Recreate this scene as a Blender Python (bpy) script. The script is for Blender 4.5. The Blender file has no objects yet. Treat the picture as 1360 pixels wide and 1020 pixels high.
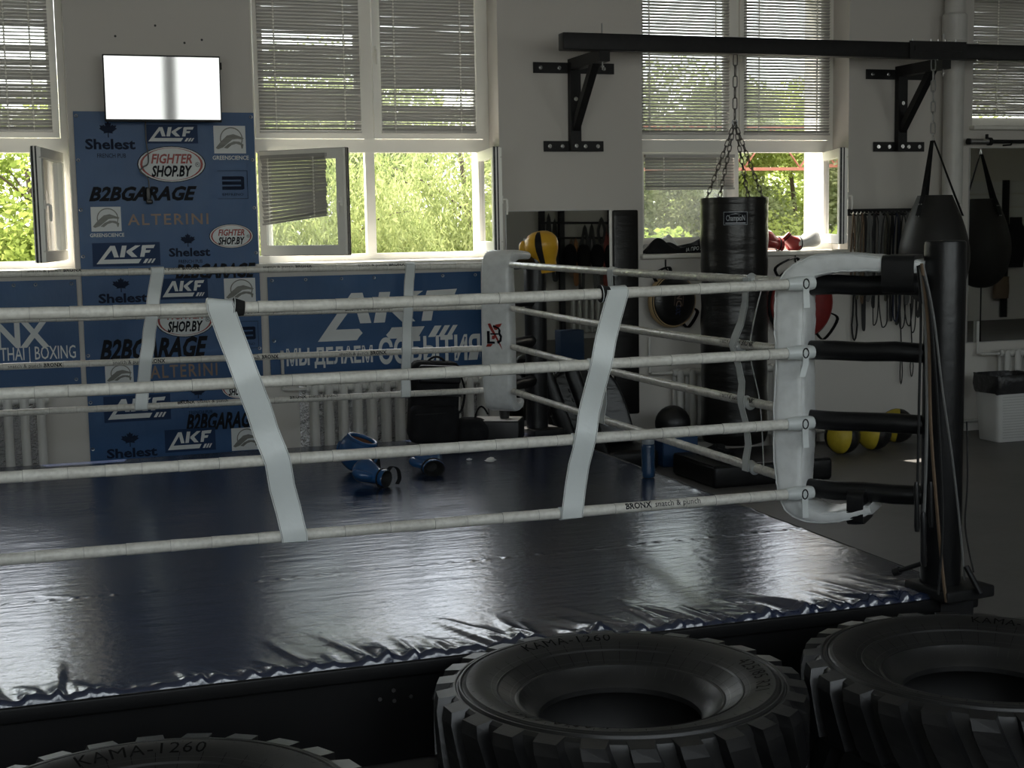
import bpy, math, random
import numpy as np
from mathutils import Vector, Matrix
R = math.radians
random.seed(7); rng = np.random.default_rng(7)
scene = bpy.context.scene
COL = scene.collection

# ------------------------------------------------------------------ camera
F, CX, CY = 1887.0, 680.0, 510.0
YAW, PITCH, ROLL, CAMH = R(18.7), R(6.35), R(1.0), 1.95
_fw = Vector((math.sin(YAW)*math.cos(PITCH), math.cos(YAW)*math.cos(PITCH), -math.sin(PITCH)))
_r0 = Vector((math.cos(YAW), -math.sin(YAW), 0)); _u0 = _r0.cross(_fw)
_rt = _r0*math.cos(ROLL) - _u0*math.sin(ROLL); _up = _u0*math.cos(ROLL) + _r0*math.sin(ROLL)
CAM = Vector((0, 0, CAMH))
cam = bpy.data.cameras.new('camera'); cam.sensor_fit = 'HORIZONTAL'; cam.sensor_width = 36
cam.lens = F*36/1360; cam.clip_end = 200
camo = bpy.data.objects.new('camera', cam); COL.objects.link(camo)
camo.matrix_world = Matrix(((_rt.x, _up.x, -_fw.x, 0), (_rt.y, _up.y, -_fw.y, 0), (_rt.z, _up.z, -_fw.z, CAMH), (0, 0, 0, 1)))
scene.camera = camo
def ray(px, py): return _fw + _rt*((px-CX)/F) - _up*((py-CY)/F)
def AY(px, py, Y): d = ray(px, py); return CAM + d*(Y/d.y)          # measured point on a plane parallel to the back wall
def AZ(px, py, z): d = ray(px, py); return CAM + d*((z-CAMH)/d.z)   # measured point on a level plane

# ------------------------------------------------------------------ sky, sun, exposure
world = bpy.data.worlds.new('sky'); scene.world = world; world.use_nodes = True
wn = world.node_tree; wn.nodes.clear()
wo = wn.nodes.new('ShaderNodeOutputWorld'); bg = wn.nodes.new('ShaderNodeBackground')
sk = wn.nodes.new('ShaderNodeTexSky'); sk.sky_type = 'NISHITA'; sk.sun_disc = False
sk.sun_elevation = R(54); sk.sun_rotation = R(-27); sk.air_density = 1.2; sk.dust_density = 2.5
hz = wn.nodes.new('ShaderNodeMixRGB'); hz.inputs[0].default_value = 0.6; hz.inputs[2].default_value = (7.6, 7.7, 7.6, 1)
wn.links.new(sk.outputs[0], hz.inputs[1]); wn.links.new(hz.outputs[0], bg.inputs[0])
bg.inputs[1].default_value = 0.5
wn.links.new(bg.outputs[0], wo.inputs[0])
SUN_DIR = Vector((0.54, -1.1, -1.75)).normalized()
sl = bpy.data.lights.new('sun', 'SUN'); sl.energy = 9; sl.angle = R(0.55); sl.color = (1, 0.93, 0.82)
so = bpy.data.objects.new('sun', sl); COL.objects.link(so); so.rotation_euler = SUN_DIR.to_track_quat('-Z', 'Y').to_euler()
so.location = (-6, 30, 30)
vs = scene.view_settings; vs.view_transform = 'Standard'; vs.look = 'None'; vs.gamma = 1; vs.use_curve_mapping = False
vs.exposure = 0.75
try: scene.cycles.use_denoising = True; scene.cycles.max_bounces = 10; scene.cycles.diffuse_bounces = 6; scene.cycles.transparent_max_bounces = 24; scene.cycles.sample_clamp_indirect = 6
except Exception: pass

# ------------------------------------------------------------------ room dimensions (metres)
YW = 10.94            # back wall face
YR = -0.9             # rear wall face, behind the camera
XL, XR = -9.0, 20.0
HC = 4.6
ZC = 0.40             # ring canvas height
REAR_WINDOWS = [(-5.2, -2.4), (-1.7, .5), (1.0, 3.4), (4.0, 6.2), (11.6, 14.2)]
REAR_SILL, REAR_HEAD = 1.75, 4.05
for (a, b) in REAR_WINDOWS:
    al = bpy.data.lights.new('rear_window_portal', 'AREA'); al.shape = 'RECTANGLE'; al.size = b-a; al.size_y = REAR_HEAD-REAR_SILL
    al.cycles.is_portal = True
    ao = bpy.data.objects.new('rear_window_portal', al); COL.objects.link(ao)
    ao.location = ((a+b)/2, YR-0.36, (REAR_SILL+REAR_HEAD)/2); ao.rotation_euler = (R(90), 0, 0)
for (a, b, z0, z1) in [(-4.87, -2.91, 1.7, 4.0), (11.37, 13.33, 1.7, 4.0), (14.62, 16.58, 1.7, 4.0), (-1.62, .334, 1.7, 4.0), (1.676, 3.629, 1.7, 4.0), (4.879, 6.844, 1.7, 4.0), (8.12, 10.08, 2.78, 4.0)]:
    al = bpy.data.lights.new('window_portal', 'AREA'); al.shape = 'RECTANGLE'; al.size = b-a; al.size_y = z1-z0
    al.cycles.is_portal = True
    ao = bpy.data.objects.new('window_portal', al); COL.objects.link(ao)
    ao.location = ((a+b)/2, YW+0.76, (z0+z1)/2); ao.rotation_euler = (R(-90), 0, 0)

# ------------------------------------------------------------------ materials
MATS = {}
def mat(name, col, rough=.5, metal=0, spec=.5, noise=None, bump=None, coat=0, ior=None, noise2=None, trans=0, rnoise=None):
    m = bpy.data.materials.new(name); m.use_nodes = True; nt = m.node_tree; b = nt.nodes['Principled BSDF']
    b.inputs['Base Color'].default_value = (*col, 1); b.inputs['Roughness'].default_value = rough
    b.inputs['Metallic'].default_value = metal; b.inputs['Specular IOR Level'].default_value = spec
    b.inputs['Coat Weight'].default_value = coat; b.inputs['Coat Roughness'].default_value = rough*.6
    if ior: b.inputs['IOR'].default_value = ior
    tc = nt.nodes.new('ShaderNodeTexCoord')
    last = None
    for nz in (noise, noise2):
        if not nz: continue
        sc_, amt, dark = nz[0], nz[1], nz[2]
        n = nt.nodes.new('ShaderNodeTexNoise'); n.inputs['Detail'].default_value = 6
        if isinstance(sc_, tuple):
            mp = nt.nodes.new('ShaderNodeMapping'); mp.inputs['Scale'].default_value = sc_
            nt.links.new(tc.outputs['Object'], mp.inputs[0]); nt.links.new(mp.outputs[0], n.inputs['Vector']); n.inputs['Scale'].default_value = 1
        else:
            nt.links.new(tc.outputs['Object'], n.inputs['Vector']); n.inputs['Scale'].default_value = sc_
        rp = nt.nodes.new('ShaderNodeMapRange'); rp.inputs[1].default_value = .42; rp.inputs[2].default_value = .72; rp.inputs[4].default_value = amt
        nt.links.new(n.outputs['Fac'], rp.inputs[0])
        mx = nt.nodes.new('ShaderNodeMixRGB'); mx.inputs[2].default_value = (*dark, 1)
        nt.links.new(rp.outputs[0], mx.inputs[0])
        if last: nt.links.new(last, mx.inputs[1])
        else: mx.inputs[1].default_value = (*col, 1)
        last = mx.outputs[0]
    if last: nt.links.new(last, b.inputs['Base Color'])
    if rnoise:
        n = nt.nodes.new('ShaderNodeTexNoise'); n.inputs['Scale'].default_value = rnoise[0]; n.inputs['Detail'].default_value = 5
        nt.links.new(tc.outputs['Object'], n.inputs['Vector'])
        rp = nt.nodes.new('ShaderNodeMapRange'); rp.inputs[1].default_value = .3; rp.inputs[2].default_value = .7
        rp.inputs[3].default_value = rnoise[1]; rp.inputs[4].default_value = rnoise[2]
        nt.links.new(n.outputs['Fac'], rp.inputs[0]); nt.links.new(rp.outputs[0], b.inputs['Roughness'])
    prev = None
    for bp in (bump if isinstance(bump, list) else ([bump] if bump else [])):
        sc_, st, dist = bp
        n = nt.nodes.new('ShaderNodeTexNoise'); n.inputs['Detail'].default_value = 5
        if isinstance(sc_, tuple):
            mp = nt.nodes.new('ShaderNodeMapping'); mp.inputs['Scale'].default_value = sc_
            nt.links.new(tc.outputs['Object'], mp.inputs[0]); nt.links.new(mp.outputs[0], n.inputs['Vector']); n.inputs['Scale'].default_value = 1
        else:
            nt.links.new(tc.outputs['Object'], n.inputs['Vector']); n.inputs['Scale'].default_value = sc_
        bn = nt.nodes.new('ShaderNodeBump'); bn.inputs['Strength'].default_value = st; bn.inputs['Distance'].default_value = dist
        nt.links.new(n.outputs['Fac'], bn.inputs['Height'])
        if prev: nt.links.new(prev, bn.inputs['Normal'])
        prev = bn.outputs[0]
    if prev: nt.links.new(prev, b.inputs['Normal'])
    MATS[name] = m
    return m
M = MATS
mat('plaster', (.60, .575, .535), .75, spec=.25, noise=(1.3, .25, (.54, .51, .47)), bump=(60, .12, .003))
mat('plaster_low', (.62, .62, .61), .5, spec=.4, noise=(2, .3, (.55, .55, .54)), bump=(40, .1, .003))
mat('ceiling_white', (.7, .7, .68), .9, noise=(1, .2, (.62, .62, .6)))
mat('floor_rubber', (.125, .120, .115), .5, spec=.5, noise=(2.2, .6, (.09, .087, .085)), noise2=(14, .4, (.14, .136, .13)), bump=(90, .2, .002))
mat('pvc', (.86, .84, .78), .32, noise=(5, .2, (.78, .76, .69)))
mat('pvc_dirty', (.72, .70, .64), .45, noise=(8, .4, (.55, .52, .46)))
mat('gasket', (.02, .02, .02), .6, noise=(40, .6, (.12, .12, .12)))
mat('slat', (.44, .425, .40), .40, metal=.2, noise=(3, .25, (.36, .35, .32)))
mat('cordwhite', (.8, .78, .72), .7, noise=(50, .3, (.6, .58, .52)))
mat('steel', (.45, .45, .45), .3, metal=1, noise=(30, .3, (.3, .3, .3)))
mat('chain_steel', (.16, .15, .14), .38, metal=1, noise=(30, .5, (.07, .07, .07)))
mat('black_metal', (.009, .009, .0095), .5, spec=.3, noise=(20, .4, (.02, .02, .02)), bump=(120, .06, .002))
mat('chrome', (.75, .75, .75), .18, metal=1, noise=(30, .2, (.6, .6, .6)))
mat('black_vinyl', (.006, .006, .0065), .36, spec=.4, noise=(8, .5, (.014, .014, .015)), bump=[(25, .25, .006), (120, .1, .002)])
mat('black_leather', (.010, .0095, .009), .30, spec=.5, noise=(6, .5, (.018, .017, .016)), bump=[((5, 5, 22), .5, .012), (90, .12, .003)])
mat('bag_leather', (.022, .021, .020), .5, spec=.35, noise=(4, .6, (.03, .029, .027)), bump=(60, .1, .003))
mat('black_fabric', (.010, .010, .011), .85, spec=.2, noise=(18, .5, (.02, .02, .022)), bump=[(9, .3, .012), (200, .2, .002)])
mat('black_rubber', (.009, .009, .0095), .36, spec=.5, noise=(9, .6, (.024, .0235, .023)), bump=(70, .12, .003))
mat('tyre_side', (.012, .012, .012), .40, spec=.45, noise=(5, .6, (.032, .031, .030)), bump=(90, .12, .002))
mat('white_vinyl', (.72, .73, .72), .30, spec=.5, noise=(3, .4, (.54, .56, .57)), noise2=(24, .25, (.42, .42, .40)), bump=[(6, .3, .01), (30, .06, .004)])
mat('rope_sleeve', (.68, .66, .60), .34, spec=.5, noise=(9, .45, (.44, .42, .37)), noise2=((60, 60, 60), .35, (.30, .28, .25)), bump=(35, .35, .004))
mat('rope_creased', (.64, .62, .55), .22, spec=.8, noise=(14, .4, (.50, .48, .42)), noise2=((60, 60, 60), .35, (.34, .32, .29)), bump=[(55, .9, .006), (18, .4, .008)])
mat('rope_seam', (.16, .15, .14), .6, noise=(60, .6, (.4, .38, .35)))
mat('strap_white', (.64, .67, .66), .30, spec=.5, noise=(5, .4, (.50, .52, .50)), bump=(12, .3, .008))
mat('velcro', (.006, .006, .006), .95, noise=(80, .5, (.012, .012, .012)))
mat('skirt_black', (.003, .003, .0034), .5, spec=.3, noise=(5, .5, (.006, .006, .006)), bump=((3, 3, 1), .4, .02))
mat('banner_blue', (.022, .080, .200), .38, spec=.35, noise=(1.6, .5, (.016, .062, .165)), bump=[((2.2, 1, 1.1), .5, .05), (6, .22, .012)])
mat('banner_navy', (.009, .032, .095), .5, spec=.2, noise=(3, .4, (.009, .028, .08)))
mat('print_white', (.66, .68, .68), .5, spec=.3, noise=(8, .3, (.55, .57, .58)))
mat('print_black', (.006, .007, .011), .6, spec=.15, noise=(20, .4, (.015, .017, .025)))
mat('print_navy', (.006, .012, .032), .6, spec=.15, noise=(20, .4, (.014, .028, .065)))
mat('print_red', (.30, .03, .022), .45, noise=(10, .4, (.24, .022, .018)))
mat('print_orange', (.24, .16, .11), .45, noise=(6, .6, (.12, .10, .10)))
mat('print_grey', (.20, .20, .18), .45, noise=((0, 0, 30), .7, (.07, .07, .06)))
mat('blue_leather', (.014, .070, .19), .26, spec=.5, noise=(9, .5, (.010, .05, .14)), bump=(22, .2, .006), coat=.2)
mat('lining_dark', (.012, .012, .013), .8, noise=(30, .5, (.02, .02, .02)))
mat('lining_brown', (.22, .10, .05), .75, noise=(14, .5, (.13, .06, .03)))
mat('yellow_leather', (.62, .34, .022), .35, spec=.5, noise=(9, .4, (.50, .26, .015)), bump=(30, .15, .004))
mat('yellow_ball', (.55, .42, .035), .5, noise=(18, .4, (.42, .31, .025)), bump=(160, .4, .003))
mat('red_leather', (.30, .02, .018), .45, noise=(14, .5, (.20, .012, .012)), bump=(60, .15, .003))
mat('red_pad', (.20, .014, .012), .5, noise=(14, .5, (.13, .010, .010)), bump=(60, .15, .003))
mat('tan_vinyl', (.42, .30, .16), .5, noise=(14, .4, (.32, .22, .11)))
mat('radiator_white', (.60, .59, .56), .4, noise=(10, .35, (.48, .47, .44)))
mat('foil', (.86, .86, .88), .16, metal=1, noise=(40, .3, (.7, .7, .72)), bump=(55, 1.0, .02))
mat('bottle_blue', (.020, .055, .12), .14, spec=.6, noise=(6, .4, (.02, .07, .17)), coat=.4)
mat('cap_grey', (.30, .33, .36), .3, noise=(20, .3, (.2, .22, .25)))
mat('plastic_white', (.66, .66, .64), .4, noise=(9, .3, (.56, .56, .53)))
mat('bin_liner', (.020, .020, .021), .32, noise=(10, .6, (.035, .035, .036)), bump=(14, .8, .02))
mat('blue_plastic', (.014, .05, .13), .5, noise=(8, .4, (.010, .04, .10)))
mat('gloss_black', (.012, .012, .014), .08, spec=.8, noise=(3, .3, (.02, .02, .022)), coat=1)
mat('screen', (.030, .032, .034), .05, spec=1, ior=2.35, noise=(1.5, .4, (.04, .042, .045)), coat=.3)
mat('bezel', (.008, .008, .008), .35, noise=(20, .4, (.014, .014, .014)))
mat('mirror', (.80, .81, .80), .012, metal=1, noise=(2, .3, (.76, .77, .76)))
mat('paper_white', (.7, .7, .68), .6, noise=(20, .4, (.5, .5, .48)))
mat('bark', (.10, .075, .055), .9, noise=((8, 8, 2), .7, (.05, .038, .03)), bump=(20, .6, .02))
mat('red_steel', (.28, .09, .05), .6, noise=(4, .5, (.2, .1, .07)))
mat('grass', (.09, .15, .03), .9, noise=(1.2, .6, (.14, .16, .07)), noise2=(9, .5, (.06, .1, .02)))
mat('concrete', (.42, .38, .31), .85, noise=(3, .5, (.33, .29, .23)), bump=(20, .4, .01))
for nm, c, d in [('band_black', (.010, .010, .010), (.02, .02, .02)), ('band_grey', (.14, .14, .135), (.09, .09, .09)), ('band_brown', (.13, .085, .05), (.07, .045, .03)),
                 ('band_olive', (.10, .095, .07), (.06, .06, .045)), ('band_blue', (.012, .018, .05), (.02, .03, .07)), ('band_red', (.25, .035, .02), (.16, .02, .015)), ('band_orange', (.30, .12, .03), (.2, .08, .02))]:
    mat(nm, c, .6, noise=(30, .5, d), bump=(80, .3, .003))

# canvas cover: dark navy glossy vinyl with creases and scuffs
m = mat('ring_vinyl', (.012, .021, .056), .18, spec=.5, ior=1.95, noise=(1.1, .5, (.017, .021, .034)), rnoise=(2, .16, .22),
        bump=[((2.5, 16, 1), .25, .012), ((12, 42, 1), .22, .005), (30, .24, .005), (160, .2, .0013)])
# glass: clear pane with a faint dirty film
def glass(name, haze, tint):
    m = bpy.data.materials.new(name); m.use_nodes = True; nt = m.node_tree; nt.nodes.clear()
    o = nt.nodes.new('ShaderNodeOutputMaterial'); t = nt.nodes.new('ShaderNodeBsdfTransparent'); t.inputs[0].default_value = (*tint, 1)
    g = nt.nodes.new('ShaderNodeBsdfGlossy'); g.inputs['Roughness'].default_value = .02
    fr = nt.nodes.new('ShaderNodeFresnel'); fr.inputs[0].default_value = 1.45
    mx = nt.nodes.new('ShaderNodeMixShader'); nt.links.new(fr.outputs[0], mx.inputs[0]); nt.links.new(t.outputs[0], mx.inputs[1]); nt.links.new(g.outputs[0], mx.inputs[2])
    d = nt.nodes.new('ShaderNodeBsdfTranslucent'); d.inputs[0].default_value = (.8, .8, .78, 1)
    tc = nt.nodes.new('ShaderNodeTexCoord'); n = nt.nodes.new('ShaderNodeTexNoise'); n.inputs['Scale'].default_value = 3; nt.links.new(tc.outputs['Object'], n.inputs[0])
    ml = nt.nodes.new('ShaderNodeMath'); ml.operation = 'MULTIPLY'; ml.inputs[1].default_value = haze*2; nt.links.new(n.outputs['Fac'], ml.inputs[0])
    m2 = nt.nodes.new('ShaderNodeMixShader'); nt.links.new(ml.outputs[0], m2.inputs[0]); nt.links.new(mx.outputs[0], m2.inputs[1]); nt.links.new(d.outputs[0], m2.inputs[2])
    nt.links.new(m2.outputs[0], o.inputs[0]); MATS[name] = m
glass('pane_clear', .02, (.97, .98, .97)); glass('pane_dusty', .03, (.94, .96, .94))
def leafmat(name, c1, c2, tr):
    m = bpy.data.materials.new(name); m.use_nodes = True; nt = m.node_tree; nt.nodes.clear()
    o = nt.nodes.new('ShaderNodeOutputMaterial'); d = nt.nodes.new('ShaderNodeBsdfDiffuse'); t = nt.nodes.new('ShaderNodeBsdfTranslucent')
    tc = nt.nodes.new('ShaderNodeTexCoord'); n = nt.nodes.new('ShaderNodeTexNoise'); n.inputs['Scale'].default_value = 2.2; n.inputs['Detail'].default_value = 6; nt.links.new(tc.outputs['Object'], n.inputs[0])
    rp = nt.nodes.new('ShaderNodeMapRange'); rp.inputs[1].default_value = .35; rp.inputs[2].default_value = .65; nt.links.new(n.outputs['Fac'], rp.inputs[0])
    mx = nt.nodes.new('ShaderNodeMixRGB'); mx.inputs[1].default_value = (*c1, 1); mx.inputs[2].default_value = (*c2, 1); nt.links.new(rp.outputs[0], mx.inputs[0])
    nt.links.new(mx.outputs[0], d.inputs[0]); nt.links.new(mx.outputs[0], t.inputs[0])
    ms = nt.nodes.new('ShaderNodeMixShader'); ms.inputs[0].default_value = tr
    nt.links.new(d.outputs[0], ms.inputs[1]); nt.links.new(t.outputs[0], ms.inputs[2]); nt.links.new(ms.outputs[0], o.inputs[0]); MATS[name] = m
leafmat('leaf_willow', (.26, .31, .11), (.40, .43, .19), .55)
leafmat('leaf_broad', (.20, .27, .055), (.36, .41, .11), .55)
leafmat('leaf_sunny', (.30, .36, .10), (.46, .50, .18), .6)
leafmat('leaf_pale', (.24, .28, .13), (.34, .37, .20), .5)

# ------------------------------------------------------------------ mesh helpers
ORG = {}
class MB:
    def __init__(s): s.v = []; s.f = []; s.m = []; s.s = []
    def add(s, vs, fs, mi=0, smooth=False):
        o = len(s.v); s.v.extend(Vector(v) for v in vs)
        for f in fs: s.f.append(tuple(i+o for i in f)); s.m.append(mi); s.s.append(smooth)
        return s
    def box(s, c, d, rot=None, mi=0):
        c = Vector(c); x, y, z = d[0]/2, d[1]/2, d[2]/2
        vs = [Vector((sx*x, sy*y, sz*z)) for sz in (-1, 1) for sy in (-1, 1) for sx in (-1, 1)]
        if rot is not None: vs = [rot @ v for v in vs]
        return s.add([c+v for v in vs], [(0, 2, 3, 1), (4, 5, 7, 6), (0, 1, 5, 4), (2, 6, 7, 3), (0, 4, 6, 2), (1, 3, 7, 5)], mi)
    def rbox(s, c, d, r, rot=None, mi=0, n=3):
        """box with rounded edges"""
        c = Vector(c); hx, hy, hz = d[0]/2, d[1]/2, d[2]/2; r = min(r, hx*.98, hy*.98, hz*.98)
        rings = []; vs = []
        zs = [(-hz+r-r*math.cos(a), r*math.sin(a)) for a in [i*math.pi/2/n for i in range(n+1)]]
        prof = [(z, k) for z, k in zs] + [(-z, k) for z, k in reversed(zs)]
        for z, k in prof:
            ring = []
            for qx, qy, a0 in ((1, 1, 0), (-1, 1, 90), (-1, -1, 180), (1, -1, 270)):
                for i in range(n+1):
                    a = R(a0+90*i/n); ring.append(Vector((qx*(hx-r)+k*math.cos(a), qy*(hy-r)+k*math.sin(a), z)))
            rings.append(ring)
        N = len(rings[0]); vs = [v for rg in rings for v in rg]
        fs = []
        for i in range(len(rings)-1):
            for j in range(N): fs.append((i*N+j, i*N+(j+1) % N, (i+1)*N+(j+1) % N, (i+1)*N+j))
        fs.append(tuple(reversed(range(N)))); fs.append(tuple((len(rings)-1)*N+j for j in range(N)))
        if rot is not None: vs = [rot @ v for v in vs]
        return s.add([c+v for v in vs], fs, mi, True)
    def tube(s, path, r, n=10, closed=False, caps=True, mi=0, up=None, flat=1.0, smooth=True):
        path = [Vector(p) for p in path]; L = len(path); rr = r if isinstance(r, (list, tuple)) else [r]*L
        vs = []; prevn = None
        for i, p in enumerate(path):
            if closed: t = path[(i+1) % L]-path[i-1]
            else: t = path[min(i+1, L-1)]-path[max(i-1, 0)]
            t = t.normalized() if t.length > 1e-9 else Vector((0, 0, 1))
            if prevn is None:
                a = Vector(up) if up is not None else (Vector((0, 0, 1)) if abs(t.z) < .9 else Vector((1, 0, 0)))
                nn = (a - t*a.dot(t)).normalized()
            else:
                nn = prevn - t*prevn.dot(t); nn = nn.normalized() if nn.length > 1e-6 else prevn
            prevn = nn; bb = t.cross(nn)
            for k in range(n):
                a = 2*math.pi*k/n; vs.append(p + nn*(math.cos(a)*rr[i]) + bb*(math.sin(a)*rr[i]*flat))
        fs = []
        for i in range(L if closed else L-1):
            for k in range(n):
                j = (i+1) % L; fs.append((i*n+k, i*n+(k+1) % n, j*n+(k+1) % n, j*n+k))
        if caps and not closed: fs += [tuple(reversed(range(n))), tuple((L-1)*n+k for k in range(n))]
        return s.add(vs, fs, mi, smooth)
    def cyl(s, p0, p1, r0, r1=None, n=16, mi=0, smooth=True): return s.tube([p0, p1], [r0, r0 if r1 is None else r1], n, mi=mi, smooth=smooth)
    def sweep(s, path, sections, closed=False, caps=True, mi=0, smooth=True):
        """explicit rings: sections[i] is a list of points"""
        n = len(sections[0]); L = len(sections)
        vs = [p for sec in sections for p in sec]; fs = []
        for i in range(L-1):
            for k in range(n): fs.append((i*n+k, i*n+(k+1) % n, (i+1)*n+(k+1) % n, (i+1)*n+k))
        if caps: fs += [tuple(reversed(range(n))), tuple((L-1)*n+k for k in range(n))]
        return s.add(vs, fs, mi, smooth)
    def ribbon(s, path, w, th, mi=0, smooth=False):
        """flat strap: path of points, w = width direction vector (full width), th = thickness"""
        path = [Vector(p) for p in path]; L = len(path); secs = []
        for i, p in enumerate(path):
            ww = Vector(w[i] if isinstance(w, list) else w)
            t = (path[min(i+1, L-1)]-path[max(i-1, 0)]).normalized(); nn = t.cross(ww).normalized()*(th/2)
            secs.append([p-ww/2-nn, p+ww/2-nn, p+ww/2+nn, p-ww/2+nn])
        return s.sweep(path, secs, mi=mi, smooth=smooth)
    def lathe(s, prof, c=(0, 0, 0), n=32, rot=None, mi=0, closed=False, smooth=True, sx=1, sy=1):
        c = Vector(c); vs = []
        for r, z in prof:
            for k in range(n):
                a = 2*math.pi*k/n; v = Vector((r*math.cos(a)*sx, r*math.sin(a)*sy, z)); vs.append(c + (rot @ v if rot is not None else v))
        L = len(prof); fs = []
        for i in range(L if closed else L-1):
            j = (i+1) % L
            for k in range(n): fs.append((i*n+k, i*n+(k+1) % n, j*n+(k+1) % n, j*n+k))
        if not closed:
            if prof[0][0] > 1e-6: fs.append(tuple(reversed(range(n))))
            if prof[-1][0] > 1e-6: fs.append(tuple((L-1)*n+k for k in range(n)))
        return s.add(vs, fs, mi, smooth)
    def poly(s, pts, mi=0): return s.add(pts, [tuple(range(len(pts)))], mi)
    def mesh(s, name, mats, org=(0, 0, 0), sharp=38):
        me = bpy.data.meshes.new(name); o = Vector(org)
        me.from_pydata([tuple(v-o) for v in s.v], [], s.f)
        for mm in (mats if isinstance(mats, (list, tuple)) else [mats]): me.materials.append(M[mm])
        me.polygons.foreach_set('material_index', s.m); me.polygons.foreach_set('use_smooth', s.s)
        if any(s.s): me.set_sharp_from_angle(angle=R(sharp))
        me.update(); return me
    def build(s, name, mats, parent=None, org=None, sharp=38):
        if parent is not None: org = ORG[parent.name]
        elif org is None:
            xs = [v.x for v in s.v]; ys = [v.y for v in s.v]; zs = [v.z for v in s.v]
            org = Vector(((min(xs)+max(xs))/2, (min(ys)+max(ys))/2, min(zs)))
        ob = bpy.data.objects.new(name, s.mesh(name, mats, org, sharp)); COL.objects.link(ob)
        if parent is not None: ob.parent = parent
        else: ob.location = org
        ORG[ob.name] = Vector(org); return ob
def inst(name, me, parent, loc, rot=None):
    """a piece that shares its mesh with its fellows"""
    ob = bpy.data.objects.new(name, me); COL.objects.link(ob)
    if parent is not None: ob.parent = parent; ob.location = Vector(loc)-ORG[parent.name]
    else: ob.location = loc
    if rot is not None: ob.rotation_euler = rot
    return ob
def tag(o, label=None, cat=None, group=None, kind=None):
    if label: o['label'] = label
    if cat: o['category'] = cat
    if group: o['group'] = group
    if kind: o['kind'] = kind
    return o
def thing(name, loc, label, cat, group=None, kind=None):
    o = bpy.data.objects.new(name, None); o.empty_display_size = .1; COL.objects.link(o); o.location = loc; ORG[o.name] = Vector(loc)
    return tag(o, label, cat, group, kind)
_txt = {}
def text_geo(body, bold=0.0, shear=0.0, space=1.0):
    """flat lettering: vertices scaled to cap height 1, left at 0"""
    key = (body, bold, shear, space)
    if key not in _txt:
        c = bpy.data.curves.new('lettering', 'FONT'); c.body = body; c.offset = bold; c.shear = shear; c.space_character = space; c.resolution_u = 2
        o = bpy.data.objects.new('lettering', c); me = o.to_mesh()
        vs = np.array([v.co[:2] for v in me.vertices]); fs = [tuple(p.vertices) for p in me.polygons]
        o.to_mesh_clear(); bpy.data.objects.remove(o); bpy.data.curves.remove(c)
        vs[:, 0] -= vs[:, 0].min(); b = 0.0; vs[:, 1] = (vs[:, 1]-b)/.73; vs[:, 0] /= .73
        _txt[key] = (vs, fs)
    return _txt[key]
def bez(p0, p1, p2, n=10):
    p0, p1, p2 = Vector(p0), Vector(p1), Vector(p2)
    return [p0*(1-t)**2 + p1*2*t*(1-t) + p2*t*t for t in [i/n for i in range(n+1)]]
def smooth_path(pts, n=6):
    pts = [Vector(p) for p in pts]; out = []
    for i in range(len(pts)-1):
        p0 = pts[max(i-1, 0)]; p1 = pts[i]; p2 = pts[i+1]; p3 = pts[min(i+2, len(pts)-1)]
        for k in range(n):
            t = k/n
            out.append(.5*((2*p1)+(p2-p0)*t+(2*p0-5*p1+4*p2-p3)*t*t+(3*p1-p0-3*p2+p3)*t**3))
    out.append(pts[-1]); return out
def rz(a): return Matrix.Rotation(a, 3, 'Z')
def rx(a): return Matrix.Rotation(a, 3, 'X')
def ry(a): return Matrix.Rotation(a, 3, 'Y')

# ================================================================== STRUCTURE
def struct(name, mb, mats, parent=None, **k):
    o = mb.build(name, mats, parent, **k)
    if parent is None: o['kind'] = 'structure'
    return o
struct('floor', MB().box(((XL+XR)/2, (YR-.4+YW+.75)/2, -.06), (XR-XL+.6, YW+.75-YR+.4, .12)), 'floor_rubber')
struct('ceiling', MB().box(((XL+XR)/2, (YR-.4+YW+.75)/2, HC+.06), (XR-XL+.6, YW+.75-YR+.4, .12)), 'ceiling_white')
struct('wall_left', MB().box((XL-.15, (YR+YW)/2, HC/2), (.3, YW-YR, HC)), 'plaster')
struct('wall_right', MB().box((XR+.15, (YR+YW)/2, HC/2), (.3, YW-YR, HC)), 'plaster')
WT = .75
WIN = [(-4.87, -2.91, 1.66, 4.0), (-1.62, .334, 1.66, 4.0), (1.676, 3.629, 1.66, 4.0), (4.879, 6.844, 1.66, 4.0), (8.12, 10.08, 2.74, 4.0), (11.37, 13.33, 1.66, 4.0), (14.62, 16.58, 1.66, 4.0)]
def wall_with_openings(name, y0, y1, openings, mats):
    b = MB(); yc, d = (y0+y1)/2, abs(y1-y0); x = XL
    for (a, c, z0, z1) in openings:
        b.box(((x+a)/2, yc, HC/2), (a-x, d, HC)); b.box(((a+c)/2, yc, z0/2), (c-a, d, z0)); b.box(((a+c)/2, yc, (z1+HC)/2), (c-a, d, HC-z1)); x = c
    b.box(((x+XR)/2, yc, HC/2), (XR-x, d, HC))
    return struct(name, b, mats)
wall_with_openings('wall_back', YW, YW+WT, WIN, 'plaster')
wall_with_openings('wall_rear', YR-.4, YR, [(a, b, REAR_SILL, REAR_HEAD) for a, b in REAR_WINDOWS], 'plaster')
# outdoors ground
struct('ground', MB().box((6, 41.4, -.65), (90, 60, .1)), 'grass')
struct('pavement', MB().box((9, 13.6, -.58), (30, 3.6, .06)), 'concrete')

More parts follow.
